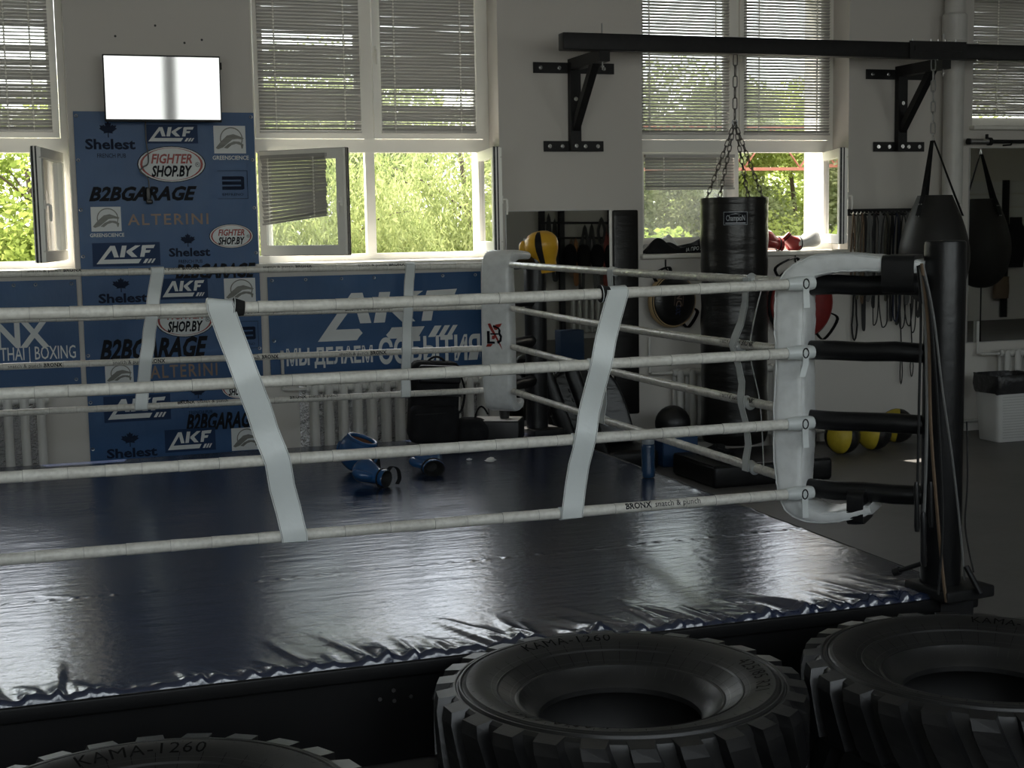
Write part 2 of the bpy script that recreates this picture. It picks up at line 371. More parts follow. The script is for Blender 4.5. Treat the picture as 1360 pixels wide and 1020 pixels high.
# ---- windows ------------------------------------------------------
YF = YW+.26           # room side of the window frame
FT = .07              # frame depth
def bar(b, x0, x1, z0, z1, y=YF, d=FT, mi=0): b.box(((x0+x1)/2, y+d/2, (z0+z1)/2), (x1-x0, d, z1-z0), mi=mi)
def lip(b, x0, x1, z0, z1, y=YF):      # a stepped sash profile: outer bead stands proud
    w = .052
    for (p, q, r_, s_) in ((x0, x1, z0, z0+w), (x0, x1, z1-w, z1), (x0, x0+w, z0+w, z1-w), (x1-w, x1, z0+w, z1-w)):
        bar(b, p, q, r_, s_, y-.022, .05)
    w2 = .074
    for (p, q, r_, s_) in ((x0+w, x1-w, z0+w, z0+w2), (x0+w, x1-w, z1-w2, z1-w), (x0+w, x0+w2, z0+w2, z1-w2), (x1-w2, x1-w, z0+w2, z1-w2)):
        bar(b, p, q, r_, s_, y-.006, .03)
def make_handle(parent, c, u, n, up=Vector((0, 0, 1)), down=1):
    b = MB(); c = Vector(c)
    b.tube([c-up*.03, c+up*.03], .013, 8); b.tube([c, c+n*.04], .008, 8)
    b.tube([c+n*.04, c+n*.043-up*.06*down, c+n*.04-up*.115*down], [.010, .010, .008], 8)
    return b.build('handle', 'pvc', parent)
def window(n, x0, x1, z0, zt, xm, zs=(2.55, 2.655), lower=('closed', 'closed')):
    w = thing(f'window_{n}', ((x0+x1)/2, YF, z0), None, None, kind='structure')
    fr = MB(); e = .05
    for (p, q, r_, s_) in ((x0, x0+e, z0, zt), (x1-e, x1, z0, zt), (x0+e, x1-e, zt-e, zt), (x0+e, x1-e, z0, z0+.09)): bar(fr, p, q, r_, s_)
    has_low = zs is not None
    zm = zs[1] if has_low else z0+.05
    if has_low:
        bar(fr, x0+e, x1-e, zs[0], zs[1], YF-.006, FT+.006); bar(fr, xm-.037, xm+.037, z0+.09, zs[0])
    bar(fr, xm-.037, xm+.037, zm, zt-e)
    fr.build('frame', 'pvc', w)
    for (a, b_) in ((x0+e, xm-.037), (xm+.037, x1-e)):
        s = MB(); lip(s, a+.003, b_-.003, zm+.003, zt-e-.003); so_ = s.build('sash', 'pvc', w)
        MB().box(((a+b_)/2, YF+.02, (zm+zt-e)/2), (b_-a-.12, .012, zt-e-zm-.12)).build('pane', 'pane_clear', so_)
        make_handle(so_, ((b_-.03 if a < xm-.2 else a+.03), YF-.022, 3.35), Vector((1, 0, 0)), Vector((0, -1, 0)))
    if has_low:
        for k, (a, b_) in enumerate(((x0+e, xm-.037), (xm+.037, x1-e))):
            if lower[k] == 'closed':
                s = MB(); lip(s, a+.003, b_-.003, z0+.093, zs[0]-.003); so_ = s.build('sash', 'pvc', w)
                MB().box(((a+b_)/2, YF+.02, (z0+.09+zs[0])/2), (b_-a-.12, .012, zs[0]-z0-.2)).build('pane', 'pane_dusty', so_)
    s = MB(); s.rbox(((x0+x1)/2, (YW-.07+YF)/2, z0+.015), (x1-x0+.06, YF-YW+.07, .04), .012)
    s.build('window_sill', 'pvc_dirty', w)
    return w
def open_sash(w, hx, hy, width, z0, z1, ang, side, handle=True, dusty=True):
    """sash swung into the room about a vertical hinge; ang measured from the closed position"""
    u = Vector((-side*math.cos(ang), -math.sin(ang), 0))          # from hinge to free stile
    nrm = Vector((u.y, -u.x, 0))*(1 if side > 0 else -1)           # room-side normal when closed
    if side > 0: nrm = Vector((math.sin(ang)*1, -math.cos(ang), 0))
    else: nrm = Vector((-math.sin(ang), -math.cos(ang), 0))
    O = Vector((hx, hy, 0)); rot = Matrix((u, -nrm, Vector((0, 0, 1)))).transposed()
    def bx(mb, a, b_, p, q, d0, d1, mi=0): mb.box(O+u*((a+b_)/2)+Vector((0, 0, (p+q)/2))-nrm*((d0+d1)/2), (b_-a, d1-d0, q-p), rot, mi)
    s = MB(); f = .075
    for (a, b_, p, q) in ((0, width, z0, z0+f), (0, width, z1-f, z1), (0, f, z0+f, z1-f), (width-f, width, z0+f, z1-f)):
        bx(s, a, b_, p, q, 0, .06)
        bx(s, a+.004, b_-.004, p+.004, q-.004, -.012, 0)
    # dark sealing gasket and hardware rail round the edge
    for (a, b_, p, q) in ((0, width, z0-.004, z0+.004), (0, width, z1-.004, z1+.004), (width-.004, width+.005, z0, z1)):
        bx(s, a, b_, p, q, .016, .026, 1); bx(s, a, b_, p, q, .038, .052, 1)
    so_ = s.build('sash', ['pvc', 'gasket'], w)
    p = MB(); bx(p, f-.01, width-f+.01, z0+f-.01, z1-f+.01, .022, .036); p.build('pane', 'pane_dusty' if dusty else 'pane_clear', so_)
    if handle: make_handle(so_, O+u*(width-.035)+nrm*.012+Vector((0, 0, (z0+z1)/2)), u, nrm)
    return so_, O, u, nrm

# ---- venetian blinds ----------------------------------------------
SLW = .0262
def slat_mesh(L):
    b = MB(); k = 4; pts = []
    for i in range(k+1):
        t = -1+2*i/k; pts.append((t*SLW/2, .0028*(1-t*t)))
    vs = []
    for x in (-L/2, L/2):
        for (y, z) in pts: vs.append((x, y, z))
        for (y, z) in reversed(pts): vs.append((x, y, z-.0005))
    N = 2*(k+1); fs = [(i, (i+1) % N, N+(i+1) % N, N+i) for i in range(N)] + [tuple(reversed(range(N))), tuple(N+i for i in range(N))]
    b.add(vs, fs, 0, True); return b.mesh('slat', 'slat', sharp=60)
def blind(label, O, u, nrm, L, ztop, zbot, tilt, pitch=.0255, skew=0.0, gaps=(), cords=(.14, .84), group='venetian blinds on the windows', bunch=0, edge_jitter=.0):
    """O: point below the middle of the headrail; u along the slats; nrm to the room; gaps: slat indices that hang open"""
    O = Vector(O); ang = math.atan2(u.y, u.x)
    t = thing('venetian_blind', (O.x, O.y, zbot), label, 'blind', group)
    rot = rz(ang)
    def P(a, z): return Vector((O.x, O.y, 0)) + u*a + Vector((0, 0, z))
    MB().box(P(0, ztop-.012), (L+.004, .028, .026), rot).build('headrail', 'slat', t)
    n = int((ztop-.035-zbot)/pitch); me = slat_mesh(L); flip = 1 if (rot @ Vector((0, -1, 0))).dot(nrm) > 0 else -1
    for i in range(n):
        f = i/max(n-1, 1); z = ztop-.04-pitch*i
        a = tilt + random.gauss(0, R(1.6))
        for g in gaps:
            if abs(i-g) < 1: a = tilt*.35
        sk_ = skew*f*f
        lo = P(random.gauss(0, edge_jitter), z + (0 if not skew else -math.sin(sk_)*0))
        eul = (rot @ ry(sk_ + random.gauss(0, R(.12))) @ rx(flip*a)).to_euler()
        inst('slat', me, t, lo, eul)
    zb = ztop-.04-pitch*n
    MB().box(P(0, zb+.004), (L+.002, .024, .014), rot @ ry(skew)).build('bottom_rail', 'slat', t)
    for c in cords:
        a = (c-.5)*L; b = MB()
        for s_ in (-1, 1):
            zz0 = zb + (-math.tan(skew)*a)
            b.tube([P(a, ztop-.02)+nrm*s_*.0145, P(a, zz0+.004)+nrm*s_*.0145], .0017, 5)
        k = 0; z = ztop-.03
        while z > zb+.03:
            b.box(P(a, z)+nrm*.0145, (.014, .003, .012), rot); z -= pitch
        b.build('ladder_cord', 'cordwhite', t)
    return t
YB = YF-.045           # blinds hang just in front of the upper sashes
UX = Vector((1, 0, 0)); NY = Vector((0, -1, 0))
# window 1 (cut by the picture edge)
w1 = window(1, -1.62, .334, 1.66, 4.0, -.643, lower=('closed', 'open'))
open_sash(w1, .285, YF-.03, .82, 1.755, 2.548, R(78), 1)
blind('closed grey venetian blind filling the upper pane left of the tall banner', (-.17, YB, 0), UX, NY, .80, 3.94, 2.69, R(-66), gaps=(18, 19, 20, 21, 22, 25, 26, 33, 40), cords=(.2, .62, .84))
# window 2
w2 = window(2, 1.676, 3.629, 1.66, 4.0, 2.628, lower=('open', 'open'))
s2, o2, u2, n2 = open_sash(w2, 1.735, YF-.03, .80, 1.755, 2.555, R(46), -1)
open_sash(w2, 3.575, YF-.03, .80, 1.755, 2.548, R(81), 1)
blind('closed grey venetian blind on the upper left pane of the middle window', (2.157, YB, 0), UX, NY, .80, 3.94, 2.70, R(-70), gaps=(18, 20, 31, 33, 44, 46), cords=(.16, .84))
blind('closed grey venetian blind on the upper right pane of the middle window', (3.115, YB, 0), UX, NY, .78, 3.94, 2.69, R(-71), gaps=(34, 36, 37, 38, 44), cords=(.14, .84))
blind('short damaged venetian blind hanging crooked on the open left casement', o2+u2*.355+n2*.034, u2, n2, .60, 2.52, 2.02, R(-62), skew=R(-6), cords=(.12, .82), edge_jitter=.004)
# window 3
w3 = window(3, 4.879, 6.844, 1.66, 4.0, 5.872, lower=('closed', 'open'))
open_sash(w3, 6.79, YF-.03, .80, 1.755, 2.548, R(69), 1)
blind('half open venetian blind on the upper pane behind the beam, left of the bag chain', (5.375, YB, 0), UX, NY, .84, 3.94, 2.69, R(-43), cords=(.1, .84))
blind('half open venetian blind on the upper pane behind the beam, right of the bag chain', (6.36, YB, 0), UX, NY, .84, 3.94, 2.69, R(-43), gaps=(42, 43), cords=(.16, .84))
blind('short venetian blind over the lower pane behind the black shirt', (5.42, YB, 0), UX, NY, .84, 2.53, 2.215, R(-60), cords=(.2, .8))
# window 4 (cut by the picture edge)
w4 = window(4, 8.12, 10.08, 2.74, 4.0, 9.1, zs=None)
blind('closed venetian blind in the high window at the pipe', (8.62, YB, 0), UX, NY, .86, 3.94, 2.88, R(-66), cords=(.4, .84))
blind('closed venetian blind farther along the high window', (9.58, YB, 0), UX, NY, .86, 3.94, 2.88, R(-66), cords=(.16, .84))
window(11, -4.87, -2.91, 1.66, 4.0, -3.89); window(12, 11.37, 13.33, 1.66, 4.0, 12.35); window(13, 14.62, 16.58, 1.66, 4.0, 15.6)  # unseen windows carrying on the row, added to light the room's ends
# rear windows, behind the camera, seen in the screen and the mirrors
for i, (a, b_) in enumerate(REAR_WINDOWS):
    w = thing(f'window_{5+i}', ((a+b_)/2, YR-.3, REAR_SILL), None, None, kind='structure'); fr = MB()
    xm = (a+b_)/2; zt = REAR_HEAD
    for (p, q, r_, s_) in ((a, a+.07, REAR_SILL, zt), (b_-.07, b_, REAR_SILL, zt), (xm-.09, xm+.09, REAR_SILL, zt), (a+.07, b_-.07, zt-.07, zt), (a+.07, b_-.07, REAR_SILL, REAR_SILL+.07)): bar(fr, p, q, r_, s_, YR-.3)
    fr.build('frame', 'pvc', w)
    for p, q in ((a, xm), (xm, b_)): MB().box(((p+q)/2, YR-.26, (REAR_SILL+zt)/2), (q-p-.16, .012, zt-REAR_SILL-.14)).build('pane', 'pane_clear', w)
# heating pipe and riser
b = MB(); b.tube([(4.2, YW-.05, .10), (19.5, YW-.05, .10)], .016, 8)
for x in (6.4, 8.0, 9.2): b.tube([(x, YW-.05, .10), (x, YW-.05, 0)], .012, 6); b.tube([(x, YW-.05, .10), (x, YW, .10)], .010, 6)
struct('trim_1', b, 'radiator_white')
xc = 7.835; b = MB()
b.lathe([(.088, 0), (.088, 3.46), (.105, 3.47), (.112, 3.485), (.105, 3.50), (.108, 3.51), (.108, 3.72), (.088, 3.74), (.088, HC)], (xc, YW-.115, 0), 28)
struct('pillar', b, 'radiator_white')
# small screw holes left in the wall plaster above the screen
for px, py in ((153, 48), (206, 34), (245, 57), (268, 53)):
    p = AY(px, py, YW); q = MB(); q.lathe([(0, -.002), (.007, -.002), (.009, .0)], (p.x, YW-.001, p.z), 10, rx(R(90))); o = q.build('plug_hole', 'gasket')
    tag(o, kind='structure')

# ---- trees and yard outside ---------------------------------------
def leaves(n, centre_fn, size, aspect, droop):
    P = centre_fn(n); N = len(P)
    th = rng.uniform(0, 2*np.pi, N); 
    d = np.stack([np.cos(th)*(1-droop), np.sin(th)*(1-droop), -droop*np.ones(N)+rng.normal(0, .35, N)], 1); d /= np.linalg.norm(d, axis=1)[:, None]
    q = rng.normal(0, 1, (N, 3)); q -= d*np.sum(q*d, 1)[:, None]; q /= np.linalg.norm(q, axis=1)[:, None]
    L = size*rng.uniform(.6, 1.3, N)[:, None]; w = L*aspect
    V = np.stack([P, P+d*L*.5+q*w*.5, P+d*L, P+d*L*.5-q*w*.5], 1).reshape(-1, 3)
    return V
def quad_object(name, V, matn, parent, org):
    me = bpy.data.meshes.new(name); n = len(V)//4; V = V-np.array(org)
    me.vertices.add(len(V)); me.vertices.foreach_set('co', V.astype(np.float32).ravel())
    me.loops.add(4*n); me.loops.foreach_set('vertex_index', np.arange(4*n, dtype=np.int32))
    me.polygons.add(n); me.polygons.foreach_set('loop_start', np.arange(0, 4*n, 4, dtype=np.int32)); me.polygons.foreach_set('loop_total', np.full(n, 4, dtype=np.int32))
    me.materials.append(M[matn]); me.update(calc_edges=True)
    o = bpy.data.objects.new(name, me); COL.objects.link(o); o.parent = parent; return o
GZ = -.6
def tree(label, x, y, h, r, matn, n, kind, base=.2):
    t = thing('tree', (x, y, GZ), label, 'tree', 'trees in the yard outside the windows'); org = (x, y, GZ)
    b = MB(); b.tube(smooth_path([(x, y, GZ), (x+.1, y, GZ+h*.35), (x-.05, y+.1, GZ+h*.8)]), [.085-.06*i/12 for i in range(13)], 10)
    tips = []
    for k in range(5):
        a = rng.uniform(0, 6.28); zz = GZ+h*rng.uniform(.3, .75); e = Vector((x+math.cos(a)*r*.75, y+math.sin(a)*r*.75, zz+h*.14))
        b.tube(bez((x, y, zz), (x+math.cos(a)*r*.4, y+math.sin(a)*r*.4, zz+h*.14), e, 6), [.016-.0018*i for i in range(7)], 6)
    b.build('trunk', 'bark', t)
    if kind == 'willow':
        def fn(n):
            ns = n//70; P = []
            a = rng.uniform(0, 2*np.pi, ns); rr = r*np.sqrt(rng.uniform(.05, 1, ns)); top = GZ+h*(1-.5*(rr/r)**2)*rng.uniform(.55, 1.0, ns); ln = (top-GZ)*rng.uniform(.5, .98, ns)
            dx = rng.normal(0, .22, ns); dy = rng.normal(0, .22, ns)
            for i in range(ns):
                s = rng.uniform(0, 1, 70)
                P.append(np.stack([x+np.cos(a[i])*rr[i]*(1+.12*s)+dx[i]*s*1.4+rng.normal(0, .03, 70), y+np.sin(a[i])*rr[i]*(1+.12*s)+dy[i]*s+rng.normal(0, .03, 70), top[i]-ln[i]*s], 1))
            return np.concatenate(P)
        V = leaves(n, fn, .10, .24, .6)
    else:
        nb = 34; ca = rng.uniform(0, 2*np.pi, nb); cr = r*np.sqrt(rng.uniform(0, 1, nb)); cz = GZ+h*rng.uniform(base, .95, nb); cs = rng.uniform(.28, .5, nb)*r
        sh = np.sqrt(np.clip(1-((cz-GZ)/h-.5)**2*2.2, .15, 1)); cr = cr*sh*.8
        def fn(n):
            i = rng.integers(0, nb, n); q = rng.normal(0, 1, (n, 3)); q /= np.linalg.norm(q, axis=1)[:, None]; q *= (rng.uniform(.35, 1, n)**.5)[:, None]*cs[i][:, None]
            return np.stack([x+np.cos(ca[i])*cr[i]+q[:, 0], y+np.sin(ca[i])*cr[i]+q[:, 1], cz[i]+q[:, 2]*.8], 1)
        V = leaves(n, fn, .085, .6, .3)
    o = quad_object('crown', V, matn, t, org); o['kind'] = 'stuff'
    return t
tree('bright leafy tree outside the leftmost window', .1, 17.0, 4.1, 1.9, 'leaf_broad', 60000, 'broad', .0)
tree('bright leafy bush outside behind the leftmost window tree', -1.6, 20.5, 3.9, 2.2, 'leaf_broad', 26000, 'broad', .0)
tree('weeping willow outside the left half of the middle window', 3.3, 16.6, 4.3, 1.6, 'leaf_willow', 90000, 'willow')
tree('weeping willow outside the right half of the middle window', 5.5, 18.0, 4.6, 1.8, 'leaf_willow', 100000, 'willow')
tree('pale leafy tree behind the two willows', 4.7, 22.5, 4.8, 2.8, 'leaf_pale', 80000, 'broad', .0)
tree('bright shrub outside behind the black shirt on the sill', 7.15, 15.4, 2.45, .8, 'leaf_broad', 9000, 'broad', .0)
tree('grey green leafy tree outside, left of the heavy bag', 9.0, 20.5, 4.6, 2.5, 'leaf_pale', 110000, 'broad', .0)
tree('sunlit leafy tree outside, right of the heavy bag', 12.0, 20.8, 4.6, 2.4, 'leaf_sunny', 100000, 'broad', .0)
tree('leafy tree outside beyond the rightmost open casement', 15.4, 23.5, 5.0, 2.6, 'leaf_sunny', 40000, 'broad', .0)
tree('small leafy tree outside, low between the two window walls', 1.9, 20.5, 3.7, 1.7, 'leaf_broad', 24000, 'broad', .0)
# red lattice pipe gantry crossing the yard
g = thing('pipe_gantry', (10.2, 18.4, GZ), 'rusty red lattice gantry crossing outside above the open window', 'gantry')
b = MB(); b.box((10.2, 18.4, 2.70), (6.4, .06, .045)); b.build('lower_chord', 'red_steel', g)
b = MB(); b.box((10.2, 18.4, 3.30), (6.4, .06, .045)); b.build('upper_chord', 'red_steel', g)
for k in range(14):
    x0 = 7.1+k*.45; b = MB(); p, q = ((x0, 18.4, 2.72), (x0+.45, 18.4, 3.29)) if k % 2 == 0 else ((x0, 18.4, 3.29), (x0+.45, 18.4, 2.72)); b.cyl(p, q, .014, n=6); b.build('brace', 'red_steel', g)
for x in (7.2, 13.2): MB().box((x, 18.4, (2.67+GZ)/2), (.12, .12, 2.67-GZ)).build('leg', 'red_steel', g)
b = MB(); b.box((9.2, 16.9, .55), (5.5, .18, 2.3)); b.box((9.2, 16.9, 1.72), (5.6, .26, .06)); o = b.build('yard_parapet', 'concrete')
tag(o, 'low pale yard wall outside below the open window', 'wall')
# ================================================================== BOXING RING
RX0, RX1, RY0, RY1 = -1.55, 3.665, 4.87, 10.05
YFR, YBR, XRR, XLR = 5.30, 9.62, 3.20, -1.10       # rope lines
ROPE_Z = (.80, 1.10, 1.40, 1.69)
def AX(px, py, X): d = ray(px, py); return CAM + d*(X/d.x)
ring = thing('ring_platform', ((RX0+RX1)/2, (RY0+RY1)/2, 0), 'low boxing ring platform with a glossy dark navy vinyl floor cover', 'boxing ring')
# canvas cover: a draped sheet with pulled creases along its front edge
rc = .026
def edge_rows(lo, hi, steps_in):
    """coordinate rows with a rounded drop at both ends: (position, drop)"""
    rows = [(lo-.003, rc+.012), (lo-.002, rc+.004)]
    for i in range(5): a = i*math.pi/8; rows.append((lo+rc-rc*math.cos(a), rc-rc*math.sin(a)))
    rows += [(p, 0.0) for p in steps_in]
    for i in range(4, -1, -1): a = i*math.pi/8; rows.append((hi-rc+rc*math.cos(a), rc-rc*math.sin(a)))
    rows += [(hi+.002, rc+.004), (hi+.003, rc+.012)]
    return rows
ys_in = list(np.arange(RY0+rc, RY0+.60, .014)) + list(np.arange(RY0+.60, 6.12, .03)) + list(np.arange(6.12, 6.32, .012)) + list(np.arange(6.32, RY1-rc-.02, .05)) + [RY1-rc]
xs_in = list(np.arange(RX0+rc, RX1-rc, .009)) + [RX1-rc]
rowsY = edge_rows(RY0, RY1, ys_in); rowsX = edge_rows(RX0, RX1, xs_in)
gx = np.array([r[0] for r in rowsX]); dx = np.array([r[1] for r in rowsX]); gy = np.array([r[0] for r in rowsY]); dy = np.array([r[1] for r in rowsY])
X, Y = np.meshgrid(gx, gy); D = np.maximum(dx[None, :], dy[:, None]); H = np.zeros_like(X)
for k in range(230):                                   # creases fanning in from the front edge
    x0 = rng.uniform(RX0, RX1); ln = rng.choice([.07, .12, .20, .32, .48], p=[.32, .3, .2, .12, .06]); sl_ = rng.uniform(-.55, .05); w = rng.uniform(.010, .020); hh = rng.uniform(.004, .009)*(1+.9*(ln > .1))
    t = (Y-RY0)/ln; xc_ = x0 + (Y-RY0)*sl_
    H += hh*np.exp(-((X-xc_)/(w*(1+.8*np.clip(t, 0, 1))))**2)*np.clip(1-t, 0, 1)*np.clip((Y-RY0+.02)/.03, 0, 1)*(t > -.6)
for k in range(36):                                    # creases along the right edge
    y0 = rng.uniform(RY0, RY1); ln = rng.uniform(.05, .22); w = rng.uniform(.012, .03); t = (RX1-X)/ln
    H += .005*np.exp(-((Y-y0-(RX1-X)*.5)/w)**2)*np.clip(1-t, 0, 1)
for k in range(26):                                    # long shallow drag wrinkles on the sheet
    x0 = rng.uniform(RX0, RX1); y0 = rng.uniform(RY0+.2, RY1-.4); a = rng.uniform(-.5, .25); ln = rng.uniform(.2, .7); w = rng.uniform(.008, .014)
    u_ = (X-x0)*math.cos(a)+(Y-y0)*math.sin(a); v_ = -(X-x0)*math.sin(a)+(Y-y0)*math.cos(a)
    H += .0022*np.exp(-(v_/w)**2)*np.clip(1-(u_/ln)**2, 0, 1)
YS = 6.205                                             # sewn seam with puckers
H += .0012*np.exp(-((Y-YS)/.006)**2) + .0028*np.exp(-((Y-YS-.02)/.014)**2)*np.clip(np.sin(X*71)+.6*np.sin(X*113+1)+.3*np.sin(X*7.3), 0, 1.4) - .0008*np.exp(-((Y-YS+.012)/.005)**2)
Z = ZC - D + H + .0015*np.sin(X*2.3+Y*1.1)
nx, ny = len(gx), len(gy)
me = bpy.data.meshes.new('canvas_cover'); V = np.stack([X, Y, Z], -1).reshape(-1, 3)
idx = np.arange(nx*ny).reshape(ny, nx); Fq = np.stack([idx[:-1, :-1], idx[:-1, 1:], idx[1:, 1:], idx[1:, :-1]], -1).reshape(-1, 4)
V[:, :2] -= np.array([(RX0+RX1)/2, (RY0+RY1)/2])
me.from_pydata(V.tolist(), [], Fq.tolist()); me.polygons.foreach_set('use_smooth', [True]*len(Fq)); me.materials.append(M['ring_vinyl']); me.update()
cc = bpy.data.objects.new('canvas_cover', me); COL.objects.link(cc); cc.parent = ring; ORG[cc.name] = ORG[ring.name]
# black skirt below the edge, with soft hanging folds
def skirt(p0, p1, nrm, seed):
    r_ = random.Random(seed); L = (Vector(p1)-Vector(p0)).length; n = int(L/.03); vs = []; ph = [r_.uniform(0, 6) for _ in range(4)]
    for i in range(n+1):
        t = i/n; s_ = t*L
        for j in range(6):
            zz = .372-.362*j/5; amp = .012*(j/5)+.002
            o_ = amp*(math.sin(s_*5+ph[0])+.6*math.sin(s_*11+ph[1])+.4*math.sin(s_*2.1+ph[2]))*.6 - .012*(j/5)
            vs.append(Vector(p0).lerp(Vector(p1), t)+Vector(nrm)*o_+Vector((0, 0, zz)))
    fs = [(i*6+j, (i+1)*6+j, (i+1)*6+j+1, i*6+j+1) for i in range(n) for j in range(5)]
    b = MB().add(vs, fs, 0, True); return b.build('skirt', 'skirt_black', ring)
skirt((RX0, RY0+.02, 0), (RX1, RY0+.02, 0), (0, -1, 0), 1); skirt((RX1-.02, RY0, 0), (RX1-.02, RY1, 0), (1, 0, 0), 2); skirt((RX1, RY1-.02, 0), (RX0, RY1-.02, 0), (0, 1, 0), 3); skirt((RX0+.02, RY1, 0), (RX0+.02, RY0, 0), (-1, 0, 0), 4)
b = MB()
for k in range(3): p = (2.55+.0*k, RY0, .2)
for y in (RY0+.1, (RY0+RY1)/2, RY1-.1): b.box(((RX0+RX1)/2, y, .165), (RX1-RX0-.2, .1, .30))
b.build('timber_frame', 'black_metal', ring)
b = MB(); b.rbox(((RX0+RX1)/2, RY0-.009, .365), (RX1-RX0+.02, .020, .056), .008); b.build('dark_edge_strip', 'skirt_black', ring)  # black strips added to hide the bright reflection on the cover's drop
b = MB(); b.rbox((RX1+.009, (RY0+RY1)/2, .365), (.020, RY1-RY0+.02, .056), .008); b.build('dark_edge_strip', 'skirt_black', ring)
b = MB()
for (px, py) in ((522, 916), (504, 928), (545, 924), (523, 930)):
    p = AY(px, py, RY0+.005); b.lathe([(0, -.006), (.006, -.006), (.008, 0)], (p.x, RY0-.004, p.z), 8, rx(R(90)))
b.build('rivet', 'steel', ring)

# ---- ropes ---------------------------------------------------------
RR = .0215
def rope(label, p0, p1, sag, group, wrap=.15, seed=0, prints=(), face=(0, -1, 0), buckle=None, turned=False):
    r_ = random.Random(seed); p0, p1 = Vector(p0), Vector(p1); L = (p1-p0).length
    def pos(s_): t = s_/L; return p0.lerp(p1, t) + Vector((0, 0, -sag*4*t*(1-t)))
    b = MB(); n = 12; ss, rr, seam = [], [], []; s_ = 0.0
    while s_ < L:
        w = min(wrap*r_.uniform(.75, 1.25), L-s_); j = r_.uniform(-.0006, .0006)
        ss += [s_, s_+.003, s_+w*.5, s_+w-.0012]; rr += [RR+.0007+j, RR+.0010+j, RR+.0005+r_.uniform(-.0006, .0006), RR-.0001+j]; seam += [0, 0, 0, 1]; s_ += w
    vs = []; t = (p1-p0).normalized(); fv = Vector(face); fv = (fv-t*fv.dot(t)).normalized(); bb = t.cross(fv)
    for s_, q in zip(ss, rr):
        c = pos(min(s_, L)); sk_ = 0
        for k in range(n): a = 2*math.pi*k/n; vs.append(c+fv*math.cos(a)*q+bb*math.sin(a)*q)
    o = 0; fs0, fs1 = [], []
    for i in range(len(ss)-1):
        for k in range(n): (fs1 if seam[i] else fs0).append((i*n+k, i*n+(k+1) % n, (i+1)*n+(k+1) % n, (i+1)*n+k))
    fs0 += [tuple(reversed(range(n))), tuple((len(ss)-1)*n+k for k in range(n))]
    b.add(vs, fs0, 0, True); base = len(b.v)-len(vs)
    for f in fs1: b.f.append(tuple(base+i for i in f)); b.m.append(1); b.s.append(True)
    ob = b.build('ring_rope', ['rope_creased' if face[0] else 'rope_sleeve', 'rope_seam'], None, org=p0)
    tag(ob, label, 'rope', group)
    upv = bb if bb.z > 0 else -bb
    dirn = 1 if (fv.cross(upv)).dot(t) < 0 else -1       # reading direction seen from the face side
    for (sc_, ph) in prints:
        pb = MB(); hgt = .023
        v1, f1 = text_geo('snatch & punch', .0, 0, 1.05); v2, f2 = text_geo('BRONX', .03, 0, 1.05)
        x = 0; parts = [(v1, f1, 0), (v2, f2, v1[:, 0].max()+.7)] if not turned else [(v2, f2, 0), (v1, f1, v2[:, 0].max()+.7)]
        for vv, ff, off in parts:
            pts = []
            for (a, c) in vv:
                s1 = sc_+dirn*(a+off)*hgt; s1 = min(max(s1, .01), L-.01); ang = ph + ((c-.5)*hgt)/RR; q = RR+.0026
                pts.append(pos(s1)+fv*math.cos(ang)*q+upv*math.sin(ang)*q)
            pb.add(pts, ff, 0)
        pb.build('print', 'print_black', ob)
    if buckle:
        c = pos(buckle[0]); bk = MB(); bk.tube([c+fv*(RR+.008)+upv*.020*math.cos(a)+t*.013*math.sin(a) for a in [k*math.pi/6 for k in range(12)]], .003, 6, closed=True); bk.build('buckle', 'black_metal', ob)
        tl = MB(); tl.ribbon([c+fv*(RR+.006)+t*.0, c+fv*(RR+.006)-Vector((0, 0, .045)), c+fv*(RR+.012)-Vector((0, 0, buckle[1]))-t*buckle[2]], t*.028, .003); tl.build('strap_tail', 'strap_white', ob)
        cf = MB(); cf.tube([pos(buckle[0]-.075), pos(buckle[0]-.03), pos(buckle[0]+.03), pos(buckle[0]+.05)], [RR+.004, RR+.009, RR+.009, RR+.005], 12); cf.build('end_sleeve', 'strap_white', ob)
    return ob
nm = ['lowest', 'second lowest', 'second highest', 'highest']
xe = 3.085
for k, z in enumerate(ROPE_Z):
    rope(f'{nm[k]} thick white rope on the near side of the ring', (XLR, YFR, z), (xe+.0, YFR-.06, z), (.0, .006, .010, .022)[k], 'ropes on the near side of the ring', seed=k, buckle=(xe-XLR-.02, .10, .02 if k == 2 else 0),
         prints=[(3.35, .5)] if k == 0 else (), turned=True)
PR = ([(1.0, .5), (1.75, .5), (2.5, .5), (3.22, .5)], [(.95, .1), (1.6, .1), (2.35, .1), (3.1, .1)], [(.9, .45), (1.65, .45), (2.4, .45), (3.15, .45)], [(1.1, .95), (1.85, .95), (2.6, .95), (3.25, .95)])
for k, z in enumerate(ROPE_Z):
    rope(f'{nm[k]} printed white rope on the far side along the banners', (XLR, YBR, z+.018), (3.09, YBR, z-.015), .0, 'ropes on the far side of the ring', wrap=.16, seed=20+k, prints=PR[k] if k else PR[3][:0]+[(2.0, .9), (2.75, .9)], turned=(k in (0, 2)))
for k, z in enumerate((.797, 1.11, 1.378, 1.682)):
    rope(f'{nm[k]} creased white rope on the right side of the ring', (XRR-.02, 9.36, z), (XRR, 5.44, z), (.0, .012, .016, .004)[k], 'ropes on the right side of the ring', wrap=.085, seed=40+k, face=(-1, 0, 0),
         prints=[(3.15, .6)] if k in (1, 2) else ())

